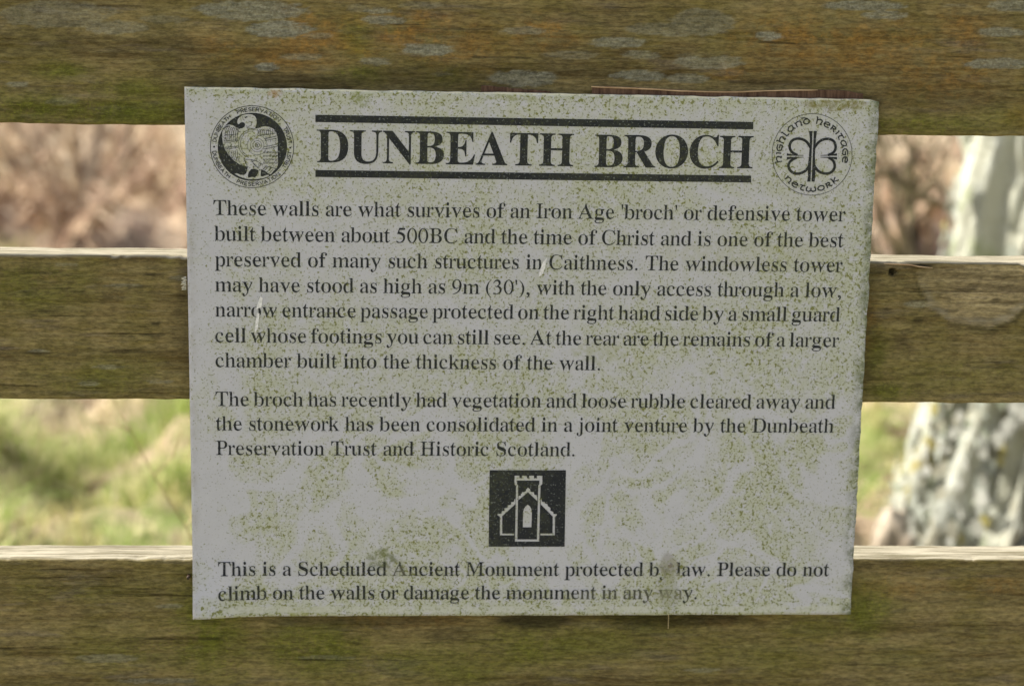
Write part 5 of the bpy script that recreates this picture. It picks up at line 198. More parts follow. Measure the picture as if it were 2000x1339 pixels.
def sign_material(name, base, ink=False):
    t = NT(name)
    sp = t.n.new("ShaderNodeSeparateXYZ"); t.l.new(t.tc.outputs['Object'], sp.inputs[0])
    X, Z = sp.outputs[0], sp.outputs[2]
    # where the algae grow: cloudy, thicker right and along the edges, thin in the left margin
    cloud = t.noise(16, 6, .62, dist=.6)
    cloud2 = t.noise(5, 3, .5)
    side = t.ramp(X, -.30, -.25, -.09, 0.035)
    top = t.ramp(Z, .222, .24, 0, .16)
    bot = t.ramp(Z, -.19, -.236, 0, .22)
    dens = t.math('ADD', t.math('MULTIPLY_ADD', cloud, .74, .095), t.math('MULTIPLY', cloud2, .35))
    for q in (side, top, bot): dens = t.math('ADD', dens, q)
    # clear winding tracks left by grazing snails, mostly low on the right
    wv = t.noise(7, 2, .5, dist=2.2)
    track = t.ramp(t.math('ABSOLUTE', t.math('SUBTRACT', wv, .5)), .008, .05, .17, 0.0)
    low = t.ramp(Z, .04, -.09)
    dens = t.math('SUBTRACT', dens, t.math('MULTIPLY', track, low))
    film = t.math('MULTIPLY', t.ramp(dens, .53, .78), t.ramp(t.noise(120, 4, .7), .36, .56))
    fine = t.noise(270, 3, .64)
    thr = t.math('SUBTRACT', .680, t.math('MULTIPLY', t.ramp(dens, .42, .82), .125))
    dots = t.ramp(fine, thr, t.math('ADD', thr, .04))
    fine2 = t.noise(480, 2, .5, vec=t.map(loc=(3, 1, 2)))
    thr2 = t.math('SUBTRACT', .650, t.math('MULTIPLY', t.ramp(dens, .40, .80), .09))
    specks = t.ramp(fine2, thr2, t.math('ADD', thr2, .04))
    grime = t.ramp(t.noise(560, 2, .5, vec=t.map(loc=(8, 4, 6))), .655, .69)
    col = base
    mott = t.noise(60, 5, .6)
    col = t.mix(t.ramp(mott, .3, .7, 0, .16), col, tuple(c * .72 for c in base) if not ink else (.034, .037, .043))
    if ink:   # the print has worn through in tiny flecks
        w1 = t.ramp(t.noise(480, 2, .6, vec=t.map(loc=(1, 7, 3))), .60, .68)
        w2 = t.ramp(t.voro(240), .16, .07)
        w3 = t.ramp(t.noise(45, 3, .5), .45, .65)
        col = t.mix(t.math('MULTIPLY', t.math('MAXIMUM', w1, t.math('MULTIPLY', w2, w3)), .42), col, (.30, .33, .33))
    green = (.375, .405, .170)
    col = t.mix(t.math('MULTIPLY', film, (.46 if not ink else .04)), col, green)
    col = t.mix(t.math('MULTIPLY', dots, (.88 if not ink else .14)), col, (.150, .162, .022))
    col = t.mix(t.math('MULTIPLY', specks, (.62 if not ink else .1)), col, (.15, .165, .04))
    if not ink: col = t.mix(t.math('MULTIPLY', grime, .6), col, (.14, .145, .13))
    # dirty runs and patches
    E = [(.13, -.1905, .010, .013, .42, (.17, .15, .11)), (.13, -.214, .013, .026, .34, (.18, .19, .07)), (-.1300, -.183, .018, .010, .8, (.12, .14, .04)), (-.118, -.192, .014, .010, .35, (.15,.15,.08)),
         (.262, .2315, .034, .007, .8, (.17, .15, .03)), (-.224, .2350, .008, .006, .6, (.30, .15, .05)), (-.151, .2305, .011, .010, .75, (.17, .20, .03)), (-.02,.234,.03,.004,.6,(.2,.22,.05)),(-.20, -.233, .03, .006, .6, (.25,.27,.06)), (0.06,.009,.03,.012,.35,(.26,.28,.07)), (.19,.10,.09,.02,.22,(.28,.29,.06))]
    brk = t.ramp(t.noise(160, 4, .65), .35, .60)
    for cx, cz, rx, rz, s_, c_ in E:
        k = t.math('MULTIPLY', t.math('MULTIPLY', t.ramp(ellipse(t, cx, cz, rx, rz), 0, .7), 1.0 if cx == .13 else brk), s_ if cx == .13 or not ink else s_ * .25)
        col = t.mix(k, col, c_)
    if ink:      # letters eaten away by the dirt run
        for cx, cz, rx, rz, s_ in ((.1295, -.1965, .0085, .0100, .93), (.1400, -.2010, .0035, .0050, .85), (.1290, -.2200, .0060, .0080, .70), (.1385, -.2180, .0050, .0070, .55), (.0950, -.2190, .0600, .0100, .26), (-.1130, -.1970, .0120, .0080, .28)):
            k = t.math('MULTIPLY', t.ramp(ellipse(t, cx, cz, rx, rz), 0, .45), s_)
            col = t.mix(k, col, (.27, .27, .20))
    if not ink:
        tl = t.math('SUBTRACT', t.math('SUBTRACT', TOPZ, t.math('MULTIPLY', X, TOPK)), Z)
        tb = t.math('MULTIPLY', t.ramp(tl, .0018, .0006), t.ramp(t.noise(90, 4, .7), .40, .52))  # pale chipped top edge, its catch of light painted into the colour
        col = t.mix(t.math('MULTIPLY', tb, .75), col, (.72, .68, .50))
        # rubbed pale band along the lower edge, dark grimed right-hand edge
        band = t.math('MULTIPLY', t.ramp(Z, -.2275, -.2295), t.ramp(Z, -.2352, -.2335))
        col = t.mix(t.math('MULTIPLY', t.math('MULTIPLY', band, t.ramp(t.noise(35, 4, .6), .42, .52)), .7), col, (.50, .51, .47))
        redge = t.math('MULTIPLY', t.ramp(X, .287, .2995), t.ramp(t.noise(70, 4, .7, vec=t.map(loc=(5, 5, 5))), .38, .62))
        col = t.mix(t.math('MULTIPLY', redge, .85), col, (.10, .12, .055))
        ledge = t.math('MULTIPLY', t.ramp(X, -.290, -.2995), t.ramp(t.noise(50, 4, .7), .40, .65))
        col = t.mix(t.math('MULTIPLY', ledge, .35), col, (.25, .22, .18))
    t.bump(t.noise(400, 3, .6), .15, .0006)
    t.b.inputs['Specular IOR Level'].default_value = .3 if not ink else .12
    return t.fin(col, .55 if not ink else .6)

M = {}
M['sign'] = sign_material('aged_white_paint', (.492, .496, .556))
M['ink'] = sign_material('worn_black_print', (.020, .0225, .028), ink=True)
def faded():
    t = NT('faded_print'); return t
# fresh white scratches
t = NT('bare_scratch'); M['scratch'] = t.fin(t.mix(t.ramp(t.noise(500, 2), .3, .7), (.62, .62, .64), (.8, .8, .82)), .5)

def wood_material(name):
    t = NT(name)
    _, L_, G_, D_ = t.attr('marks')
    _, O_, T_, K_ = t.attr('marks_b')       # orange algae, bleached top, knot
    g1 = t.noise(1, 8, .66, vec=t.map((3.0, 24, 62)), dist=.4)
    g2 = t.noise(1, 7, .70, vec=t.map((22, 200, 300)))
    fib = t.noise(1, 4, .7, vec=t.map((90, 500, 620), (3, 3, 3)))
    blot = t.noise(22, 6, .65)
    spk = t.noise(1, 4, .75, vec=t.map((130, 300, 430), rot=(0, rad(4), 0)))
    col = t.mix(t.ramp(g1, .32, .68), (.072, .050, .018), (.225, .178, .082))
    col = t.mix(t.ramp(blot, .42, .62, 0, .75), col, (.122, .102, .030))
    col = t.mix(t.ramp(g2, .35, .68, 0, .60), col, (.185, .158, .078))
    col = t.mix(t.ramp(t.noise(1, 5, .6, vec=t.map((14, 60, 90), (7, 2, 5))), .56, .70, 0, .5), col, (.125, .105, .088))
    # orange-brown algae
    k = t.math('MULTIPLY', O_, t.ramp(t.noise(38, 7, .7, vec=t.map((1, 1, 2.2))), .36, .60))
    col = t.mix(t.math('MULTIPLY', k, .72), col, (.190, .100, .022))
    col = t.mix(t.math('MULTIPLY', t.math('MULTIPLY', O_, .55), t.ramp(t.noise(130, 4, .7), .50, .62)), col, (.29, .155, .035))
    # green algae
    k = t.math('MULTIPLY', G_, t.ramp(t.noise(26, 6, .7), .25, .58))
    col = t.mix(t.math('MULTIPLY', k, .88), col, (.078, .092, .010))
    col = t.mix(t.math('MULTIPLY', t.math('MULTIPLY', G_, .6), t.ramp(t.noise(260, 3, .7), .5, .68)), col, (.17, .18, .022))
    # grey crust lichen
    k = t.math('MULTIPLY', L_, t.ramp(t.noise(1, 6, .75, vec=t.map((60, 200, 300))), .27, .46))
    lc = t.mix(t.ramp(t.noise(480, 3, .6), .35, .65), (.150, .150, .118), (.225, .228, .190))
    col = t.mix(t.math('MULTIPLY', k, .86), col, lc)
    # knot wood
    kw = t.mix(t.ramp(t.noise(1, 6, .6, vec=t.map((12, 40, 160), (1, 2, 9))), .3, .7), (.125, .096, .055), (.370, .305, .185))
    col = t.mix(K_, col, kw)
    # dark stains and dirt, with shade round the sign painted in too
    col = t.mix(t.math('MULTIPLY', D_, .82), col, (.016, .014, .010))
    cr = t.ramp(t.noise(1, 6, .70, vec=t.map((5, 50, 190), (4, 8, 2)), dist=.2), .635, .68)
    col = t.mix(t.math('MULTIPLY', cr, .55), col, (.03, .022, .010))
    # fine bristle of grain and algae
    col = t.mix(t.ramp(spk, .32, .68, .0, 1.0), t.mix(1.0, col, (1.34, 1.33, 1.28), 'MULTIPLY'), t.mix(1.0, col, (.66, .66, .66), 'MULTIPLY'))
    col = t.mix(t.ramp(fib, .25, .75, 0, .6), t.mix(1.0, col, (1.30, 1.30, 1.26), 'MULTIPLY'), t.mix(1.0, col, (.66, .65, .62), 'MULTIPLY'))
    # sun-bleached upper edge
    tg = t.noise(1, 6, .65, vec=t.map((10, 260, 200)))
    tc = t.mix(t.ramp(tg, .34, .60), (.130, .115, .070), (.340, .310, .230))
    tc = t.mix(t.ramp(t.noise(1, 5, .6, vec=t.map((22, 420, 300), (2, 2, 2))), .54, .64, 0, .75), tc, (.10, .085, .045))
    col = t.mix(T_, col, tc)
    col = t.mix(1.0, col, (1.05, 1.04, 1.04), 'MULTIPLY')
    hs = t.n.new('ShaderNodeHueSaturation'); hs.inputs['Saturation'].default_value = .98; t.l.new(col, hs.inputs['Color']); col = hs.outputs[0]
    h = t.math('ADD', t.math('MULTIPLY', g2, .9), t.math('ADD', t.math('MULTIPLY', fib, .6), t.math('MULTIPLY', spk, .55)))
    h = t.math('SUBTRACT', h, t.math('MULTIPLY', cr, .8))
    t.bump(h, .75, .0016)
    t.b.inputs['Specular IOR Level'].default_value = .12
    return t.fin(col, .92)
M['wood'] = wood_material('weathered_rail_wood')
t = NT('post_wood')
c = t.mix(t.ramp(t.noise(1, 7, .6, vec=t.map((80, 80, 6))), .3, .7), (.07, .052, .022), (.17, .145, .075))
c = t.mix(t.ramp(t.noise(14, 5, .6), .45, .65), c, (.09, .10, .025))
t.bump(t.noise(1, 5, .7, vec=t.map((200, 200, 12))), .6, .002)
M['post'] = t.fin(c, .92)
t = NT('raw_split_wood')
c = t.mix(t.ramp(t.noise(1, 5, .7, vec=t.map((260, 40, 40))), .35, .65), (.060, .030, .018), (.150, .088, .055))
M['raw'] = t.fin(c, .85)
t = NT('splinter_wood')
M['splinter'] = t.fin(t.mix(t.ramp(t.noise(1, 5, .7, vec=t.map((30, 400, 400))), .35, .65), (.28, .17, .09), (.62, .45, .28)), .8)
t = NT('rusty_nail_metal'); M['nail'] = t.fin(t.mix(t.ramp(t.noise(500, 3), .4, .6), (.02, .016, .012), (.10, .06, .04)), .6)
t = NT('dull_screw_metal'); M['screw'] = t.fin(t.mix(t.ramp(t.noise(400, 3), .4, .6), (.22, .20, .17), (.40, .38, .33)), .55)
t.b.inputs['Metallic'].default_value = .2

# ============================================================ FENCE
fence = empty("wooden_fence", (0, 0.02, -1.0))
tag(fence, "weathered wooden rail fence with green algae carrying the information sign", "fence")
KN = (.4040, .0880, .0530)
def rail(zb, zt, seed, x0=-1.12, x1=1.12, yf=0.0085, yb=0.0485):
    xs = np.concatenate([np.arange(x0, -.56, .02), np.arange(-.56, .56, .0024), np.arange(.56, x1 + .001, .02)])
    H = zt - zb
    zz = np.linspace(zb + .0022, zt - .0018, int(H / .0014))
    # cross-section, front face upwards, round the arris, top, back, underside
    prof = [(yf, z, 0) for z in zz]
    prof += [(yf + .0006, zt - .0005, .35), (yf + .0022, zt, 1.0)] + [(yf + (yb - yf) * q, zt, 1.0) for q in np.linspace(.12, .95, 12)] + [(yb - .0006, zt - .0006, .8)]
    prof += [(yb, zb + H * q, 0) for q in (.9, .5, .1)] + [(yb - .001, zb + .0005, 0)] + [(yf + (yb - yf) * q, zb, 0) for q in (.8, .5, .2)] + [(yf + .0008, zb + .0006, 0)]
    P = np.array(prof); n = len(P); m = len(xs)
    X = np.repeat(xs, n); Y = np.tile(P[:, 0], m); Z = np.tile(P[:, 1], m); T = np.tile(P[:, 2], m)
    front = np.tile((P[:, 0] < yf + .0001) & (np.arange(n) < len(zz)), m)
    u = np.tile((P[:, 1] - zb) / H, m)
    # uneven sawn faces and worn arrises
    mm = 1000.0
    wav = (fbm(X * 9, Z * 50, seed, 4) - .5) * .0022 + (fbm(X * 60, Z * 500, seed + 5, 3) - .5) * .0007
    Y = Y + np.where(front, wav, 0) + np.where(~front & (u < .99), 0, 0)
    edge_t = sstep(.93, 1.0, u); edge_b = sstep(.06, 0.0, u)
    chip = np.clip(fbm(X * 45, X * 0 + .3, seed + 9, 4) - .60, 0, 1) * .012
    Z = Z + edge_t * ((fbm(X * 14, X * 0, seed + 3, 4) - .5) * .0022 - np.where(Y < yf + .01, chip, 0)) + edge_b * ((fbm(X * 12, X * 0, seed + 7, 4) - .5) * .0024 + (fbm(X * 90, X * 0, seed + 8, 2) - .5) * .0007)
    Z = Z + np.where(T > .9, (fbm(X * 25, Y * 300, seed + 4, 3) - .5) * .0014, 0)
    # marks, in millimetres on the front face
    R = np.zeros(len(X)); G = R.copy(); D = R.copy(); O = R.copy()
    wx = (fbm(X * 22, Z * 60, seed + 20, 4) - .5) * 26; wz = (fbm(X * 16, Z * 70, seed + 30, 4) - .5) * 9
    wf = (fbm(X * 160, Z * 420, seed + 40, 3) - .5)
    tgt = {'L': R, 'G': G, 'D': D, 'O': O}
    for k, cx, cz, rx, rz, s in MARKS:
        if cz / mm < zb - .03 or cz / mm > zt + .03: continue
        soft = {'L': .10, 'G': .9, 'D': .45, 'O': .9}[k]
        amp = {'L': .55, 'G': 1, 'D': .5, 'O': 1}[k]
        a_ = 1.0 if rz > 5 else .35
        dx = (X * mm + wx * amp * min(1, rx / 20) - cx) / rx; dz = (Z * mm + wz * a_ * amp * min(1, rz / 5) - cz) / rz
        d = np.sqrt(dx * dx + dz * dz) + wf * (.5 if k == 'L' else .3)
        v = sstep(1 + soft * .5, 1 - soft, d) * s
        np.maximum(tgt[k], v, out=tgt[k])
    K = np.zeros(len(X)); TR = np.zeros(len(X))
    if zb < KN[1] < zt + .02:
        dx = (X - KN[0]) / 1.12; dz = (Z - KN[1])
        r = np.sqrt(dx * dx + dz * dz) + (fbm(X * 22, Z * 40, seed + 50, 4) - .5) * .016
        ins = sstep(KN[2] + .001, KN[2] - .0015, r) * (X > .3)
        K = ins * (.30 + .45 * sstep(-.055, .0, dx))
        rim = np.exp(-((r - KN[2] + .003) / .0024) ** 2) * (X > .345)
        TR = rim * .52 * sstep(-.006, -.03, dz) * sstep(.30, .55, fbm(X * 50, Z * 90, seed + 62, 3))
        Y = np.where(front, Y + ins * .0016 - rim * .0006 * (dz < 0), Y)
        D = np.maximum(D, .55 * np.exp(-((r - KN[2] - .0022) / .0016) ** 2) * sstep(.30, .5, fbm(X * 60, Z * 60, seed + 63, 3)) * (dz < .0))
        # nail hole
        hr = np.hypot(X - .3226, Z - .0817)
        D = np.maximum(D, sstep(.0040, .0022, hr)); Y = np.where(front & (hr < .0032), Y + .006, Y)
    front_f = np.where(T > .05, 0, 1)
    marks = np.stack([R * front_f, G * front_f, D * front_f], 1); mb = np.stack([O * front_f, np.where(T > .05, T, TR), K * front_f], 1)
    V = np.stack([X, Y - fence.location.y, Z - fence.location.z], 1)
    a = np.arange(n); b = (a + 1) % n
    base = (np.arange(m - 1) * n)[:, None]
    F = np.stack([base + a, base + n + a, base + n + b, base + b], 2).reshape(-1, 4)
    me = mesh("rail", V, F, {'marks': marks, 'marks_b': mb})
    # end caps
    bm = bmesh.new(); bm.from_mesh(me); bm.verts.ensure_lookup_table()
    for s_ in (0, (m - 1) * n):
        try: bm.faces.new([bm.verts[s_ + i] for i in (range(n) if s_ else reversed(range(n)))])
        except ValueError: pass
    bmesh.ops.recalc_face_normals(bm, faces=bm.faces)
    bm.to_mesh(me); bm.free()
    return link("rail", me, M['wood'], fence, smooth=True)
r_top = rail(.2040, .3420, 11)
tag(r_top, "top rail patched with grey lichen and orange-brown algae")
r_mid = rail(-.0388, .0902, 23)
tag(r_mid, "middle rail with a large round knot at its right end")
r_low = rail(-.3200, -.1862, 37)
tag(r_low, "bottom rail stained green below the sign")
def box_mesh(name, x0, x1, y0, y1, z0, z1, bev=.004, seg=2, cuts=10, jit=.0):
    bm = bmesh.new()
    bmesh.ops.create_cube(bm, size=1)
    for v in bm.verts: v.co = ((x0 + x1) / 2 + v.co.x * (x1 - x0), (y0 + y1) / 2 + v.co.y * (y1 - y0), (z0 + z1) / 2 + v.co.z * (z1 - z0))
    bmesh.ops.bevel(bm, geom=bm.edges[:], offset=bev, segments=seg, affect='EDGES')
    me = bpy.data.meshes.new(name); bm.to_mesh(me); bm.free()
    return me
for x in (-1.02, 1.02):
    me = box_mesh("post", x - .05, x + .05, .0475 - .02, .1475 - .02, -.15, 1.42, .006, 3)
    link("post", me, M['post'], fence)
me = box_mesh("rail", -1.12, 1.12, .005 - .02, .0455 - .02, .38, .51, .003, 2)
o = link("rail", me, M['wood'], fence); tag(o, "lowest rail near the ground")

# split red-brown wood and pale splinter where the sign's top edge was forced behind the grain
def strip(name, pts, mat, parent, y0, thick):
    """pts: list of (x_mm, z_lo, z_hi)"""
    V = []; F = []
    for x, a, b in pts:
        for y in (y0, y0 - thick): V += [(x / 1000, y, a / 1000), (x / 1000, y, b / 1000)]
    for i in range(len(pts) - 1):
        q = 4 * i; w = q + 4
        F += [(q + 2, w + 2, w + 3, q + 3), (q + 3, w + 3, w + 1, q + 1), (q, w, w + 2, q + 2), (q + 1, w + 1, w, q)]
    F += [(0, 2, 3, 1), (len(V) - 4, len(V) - 3, len(V) - 1, len(V) - 2)]
    me = mesh(name, np.array(V) - np.array([fence.location.x, fence.location.y, fence.location.z]) + 0 * np.array([0, 0, 0]), F)
    return link(name, me, mat, None)
rnd = random.Random(4)
def jag(x0, x1, n, lo, hi, seed, amp):
    r = random.Random(seed); out = []
    for i in range(n + 1):
        t = i / n; x = x0 + (x1 - x0) * t
        out.append((x, lo(t) , max(hi(t) + r.uniform(-amp, amp), lo(t) + .15)))
    return out
sp = strip("split_wood", jag(49, 286, 60, lambda t: 236.5 - 1.0 * t, lambda t: 243.4 - 3.6 * sstep(0, .55, t) + 2.9 * sstep(.5, .85, t) - 2.5 * sstep(.92, 1, t), 3, .25), M['raw'], None, .0088, .0040)
sp.parent = r_top
sp2 = strip("split_wood", jag(-47, 13, 26, lambda t: 236.5, lambda t: 242.6 - 4.2 * t, 5, .5), M['raw'], None, .0088, .0036)
sp2.parent = r_top
spl = strip("splinter", [(x, z - w, z + w) for x, z, w in [(48, 243.2, .35), (70, 242.6, .6), (100, 241.9, .55), (125, 240.6, .5), (150, 240.2, .45), (175, 240.4, .5), (198, 241.6, .4), (222, 242.6, .4), (240, 242.9, .3), (246, 243.1, .12)]], M['splinter'], None, .0056, .0016)
spl.parent = r_top
# pale slivers on the middle rail's upper arris, right of the sign
spm = strip("splinter", [(x, z - w, z + w) for x, z, w in [(314, 89.6, .15), (325, 89.2, .5), (338, 88.6, .5), (346, 87.2, .35), (358, 86.0, .1)]], M['splinter'], None, .0082, .0014)
spm.parent = r_mid
# nail head at the sign's lower left corner
def cyl_y(name, x, z, r, y0, y1, mat, parent, n=14, dome=0.0):
    V = []; F = []
    for k, (y, rr) in enumerate(((y0, r), (y1 + (y0 - y1) * .35, r), (y1, r * .72))):
        for i in range(n):
            a = 2 * math.pi * i / n; V.append((x + rr * math.cos(a), y, z + rr * math.sin(a)))
    for k in range(2):
        for i in range(n):
            j = (i + 1) % n; F.append((k * n + i, k * n + j, (k + 1) * n + j, (k + 1) * n + i))
    F.append(tuple(range(2 * n, 3 * n)))
    V.append((x, y1 - dome, z))
    me = mesh(name, np.array(V), F)
    bm = bmesh.new(); bm.from_mesh(me); bmesh.ops.recalc_face_normals(bm, faces=bm.faces); bm.to_mesh(me); bm.free()
    return link(name, me, mat, parent, smooth=False)
nl = cyl_y("nail", -.3035 - fence.location.x, -.2022 + 1.0, .0017, .0095 - .02, .001 - .02, M['nail'], r_low)

# ============================================================ SIGN
sign = empty("information_sign", (0, 0, 0))
tag(sign, "grey-white sign headed Dunbeath Broch, speckled with algae and fixed across the fence rails", "sign")
def curl(x, z):
    """the lower left corner has lifted off the rails; the plate is a touch bowed"""
    k = sstep(-.205, -.305, x) * sstep(-.15, -.242, z)
    return -.0085 * k * k
def on_sign(name, polys_mm, lift, mat, parent, subdiv=False):
    """polys_mm: flat outlines (even-odd filled) in the sign's plane, lifted by `lift` m off the paint"""
    cu = bpy.data.curves.new(name, 'CURVE'); cu.dimensions = '2D'; cu.fill_mode = 'BOTH'
    for p in polys_mm:
        s = cu.splines.new('POLY'); s.points.add(len(p) - 1); s.use_cyclic_u = True
        for q, (a, b) in zip(s.points, p): q.co = (a, b, 0, 1)
    ob = bpy.data.objects.new("temporary", cu); C.objects.link(ob)
    dg = bpy.context.evaluated_depsgraph_get()
    me = bpy.data.meshes.new_from_object(ob.evaluated_get(dg))
    bpy.data.objects.remove(ob); bpy.data.curves.remove(cu)
    me.name = name
    V = np.empty(len(me.vertices) * 3, dtype=np.float32); me.vertices.foreach_get('co', V); V = V.reshape(-1, 3)
    W = np.stack([V[:, 0] / 1000, -lift + curl(V[:, 0] / 1000, V[:, 1] / 1000), V[:, 1] / 1000], 1).astype(np.float32)
    me.vertices.foreach_set('co', W.ravel()); me.update()
    me.materials.clear(); me.materials.append(mat)
    return link(name, me, mat, parent)
def ribbon_mesh(name, strokes, lift, mat, parent):
    V = []; F = []
    for si, s in enumerate(strokes):
        w, closed = s[0] / 2, s[1]; P = [Vector(q) for q in s[2:]]
        if len(P) < 2: continue
        n = len(P); b0 = len(V); lf = lift + (si % 6) * .000035
        for i in range(n):
            a = P[(i - 1) % n] if (closed or i) else P[i]; c_ = P[(i + 1) % n] if (closed or i < n - 1) else P[i]
            d1 = (P[i] - a); d2 = (c_ - P[i])
            d1 = d1.normalized() if d1.length > 1e-6 else d2.normalized()
            d2 = d2.normalized() if d2.length > 1e-6 else d1
            t_ = d1 + d2
            t_ = t_.normalized() if t_.length > 1e-3 else d1
            nn = Vector((-t_.y, t_.x)); k = min(1.6, 1 / max(.3, nn.dot(Vector((-d1.y, d1.x)))))
            for sg in (1, -1):
                q = P[i] + nn * w * k * sg
                V.append((q.x / 1000, -lf + float(curl(q.x / 1000, q.y / 1000)), q.y / 1000))
        for i in range(n if closed else n - 1):
            j = (i + 1) % n
            F.append((b0 + 2 * i, b0 + 2 * i + 1, b0 + 2 * j + 1, b0 + 2 * j))
    return link(name, mesh(name, np.array(V), F), mat, parent)

# plate
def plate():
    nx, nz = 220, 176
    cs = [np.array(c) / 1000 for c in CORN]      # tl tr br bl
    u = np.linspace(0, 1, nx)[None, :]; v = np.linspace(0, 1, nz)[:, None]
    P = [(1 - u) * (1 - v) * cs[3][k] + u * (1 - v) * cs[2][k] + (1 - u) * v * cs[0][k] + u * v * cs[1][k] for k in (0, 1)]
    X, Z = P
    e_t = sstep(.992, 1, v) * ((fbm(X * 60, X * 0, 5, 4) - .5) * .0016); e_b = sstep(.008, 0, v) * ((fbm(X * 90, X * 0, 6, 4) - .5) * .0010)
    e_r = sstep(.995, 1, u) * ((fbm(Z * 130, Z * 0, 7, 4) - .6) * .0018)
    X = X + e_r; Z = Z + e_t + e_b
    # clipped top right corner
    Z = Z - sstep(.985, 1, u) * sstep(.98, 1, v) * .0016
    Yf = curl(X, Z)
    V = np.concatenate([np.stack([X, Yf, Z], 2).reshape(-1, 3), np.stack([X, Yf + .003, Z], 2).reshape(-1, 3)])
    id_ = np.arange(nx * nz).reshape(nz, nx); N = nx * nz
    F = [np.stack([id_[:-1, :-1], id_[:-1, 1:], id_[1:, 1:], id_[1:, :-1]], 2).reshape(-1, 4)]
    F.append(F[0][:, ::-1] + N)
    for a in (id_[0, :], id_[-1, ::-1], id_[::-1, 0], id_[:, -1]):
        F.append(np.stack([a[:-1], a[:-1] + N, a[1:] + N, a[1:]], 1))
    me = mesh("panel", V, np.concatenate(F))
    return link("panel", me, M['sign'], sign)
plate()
INK = .00018
for b in BARS: on_sign("title_bar", [b], INK, M['ink'], sign)
def glyphs(txt, a, b, size, pre, space=None, xs=1.0, fit_tracking=False):
    """lay text out from a to b (mm) on its baseline"""
    adv = [FONT[pre + c][0] * size * xs / 1000 for c in txt if c != ' ']
    n_sp = txt.count(' ')
    L = math.dist(a, b); d = ((b[0] - a[0]) / L, (b[1] - a[1]) / L)
    track = 0
    def ext(ch, which):
        cs = FONT[pre + ch][1:]
        xsn = [v for p in cs for v in p[0::2]]
        return (min(xsn) if which == 0 else FONT[pre + ch][0] - max(xsn)) * size * xs / 1000
    L += ext(txt[0], 0) + ext(txt[-1], 1)
    if n_sp and not fit_tracking: sp = (L - sum(adv)) / n_sp
    else:
        sp = 0; track = (L - sum(adv)) / max(1, len(txt) - 1)
    x = -ext(txt[0], 0); out = []
    for c in txt:
        if c == ' ': x += sp; continue
        w, *cs = FONT[pre + c]
        for p in cs:
            out.append([(a[0] + d[0] * (x + px * size * xs / 1000) - d[1] * py * size / 1000, a[1] + d[1] * (x + px * size * xs / 1000) + d[0] * py * size / 1000) for px, py in zip(p[0::2], p[1::2])])
        x += w * size * xs / 1000 + track
    return out
for t_, x0, z0, x1, z1 in TITLE:
    o = on_sign("title_word", glyphs(t_, (x0, z0), (x1, z1), 41.9, 'B', xs=.965, fit_tracking=True), INK, M['ink'], sign)
for t_, x0, z0, x1, z1 in LINES:
    # text in the last line under the sign's dirt run is half worn off
    o = on_sign("text_line", glyphs(t_, (x0, z0), (x1, z1), 19.3, 'r'), INK + (.00035 if z0 < -190 else 0), M['ink'], sign)
# left emblem: round badge with a bird
em = on_sign("bird_emblem", [E1['disc'], E1['bird'], E1['blob']], INK, M['ink'], sign)
ribbon_mesh("bird_drawing", S1[1:], INK + .00003, M['ink'], em)
ribbon_mesh("emblem_ring", S1[:1], INK, M['ink'], em)
ribbon_mesh("emblem_lettering", T1, INK, M['ink'], em)
for d_ in DOTS: on_sign("emblem_dot", [d_], INK, M['ink'], em)
em2 = on_sign("knotwork_emblem", P2, INK, M['ink'], sign)
ribbon_mesh("emblem_loops", S2[1:], INK + .00004, M['ink'], em2)
ribbon_mesh("emblem_ring", S2[:1], INK, M['ink'], em2)
ribbon_mesh("emblem_lettering", T2, INK, M['ink'], em2)
on_sign("tower_emblem", [CASTLE['sq'], CASTLE['outer'], CASTLE['inner']] + CASTLE['pale'], INK, M['ink'], sign)
# scratches through to white
def scr(pts, w):
    V = [(p[0], p[1]) for p in pts]
    return on_sign("scratch", [V], INK + .0004, M['scratch'], sign)
scr([(-237.17, 57.34), (-235.4, 55.52), (-236.34, 47.74), (-241.25, 45.42), (-239.43, 51.84)], 1)
scr([(-240.37, 42.68), (-238.15, 41.78), (-239.56, 28.92), (-242.72, 23.38), (-241.76, 34.41)], 1)
scr([(12.62, 93.69), (11.45, 85.91), (9.36, 79.03), (5.82, 76.25), (6.58, 82.21), (9.11, 89.55)], 1)
# screw through the plate in the dirt run and the bubble of lifted paint round it
cyl_y("screw", .1318, -.1892, .0021, .0005, -.0012, M['screw'], sign)

# dry straw caught under the sign's lower edge
def tube(pts, r0, r1, n=6):
    V = []; F = []
    P = [Vector(p) for p in pts]
    for i, p in enumerate(P):
        d = (P[min(i + 1, len(P) - 1)] - P[max(i - 1, 0)]).normalized()
        a = d.orthogonal().normalized(); b = d.cross(a)
        r = r0 + (r1 - r0) * i / (len(P) - 1)
        for k in range(n):
            q = p + (a * math.cos(2 * math.pi * k / n) + b * math.sin(2 * math.pi * k / n)) * r
            V.append(tuple(q))
    for i in range(len(P) - 1):
        for k in range(n):
            j = (k + 1) % n
            F.append((i * n + k, i * n + j, (i + 1) * n + j, (i + 1) * n + k))
    return V, F
def join(parts):
    V = []; F = []
    for v, f in parts:
        b = len(V); V += v; F += [tuple(i + b for i in q) for q in f]
    return V, F
t = NT('dry_straw'); M['straw'] = t.fin(t.mix(t.ramp(t.noise(60, 4), .35, .65), (.30, .22, .10), (.55, .45, .26)), .7)
V, F = tube([(.1322, .004, -.232), (.1324, .001, -.240), (.1321, -.001, -.250)], .0004, .0003)
tag(link("dry_straw", mesh("dry_straw", np.array(V), F), M['straw']), "thin pale straw hanging below the sign's lower edge against the bottom rail", "straw")
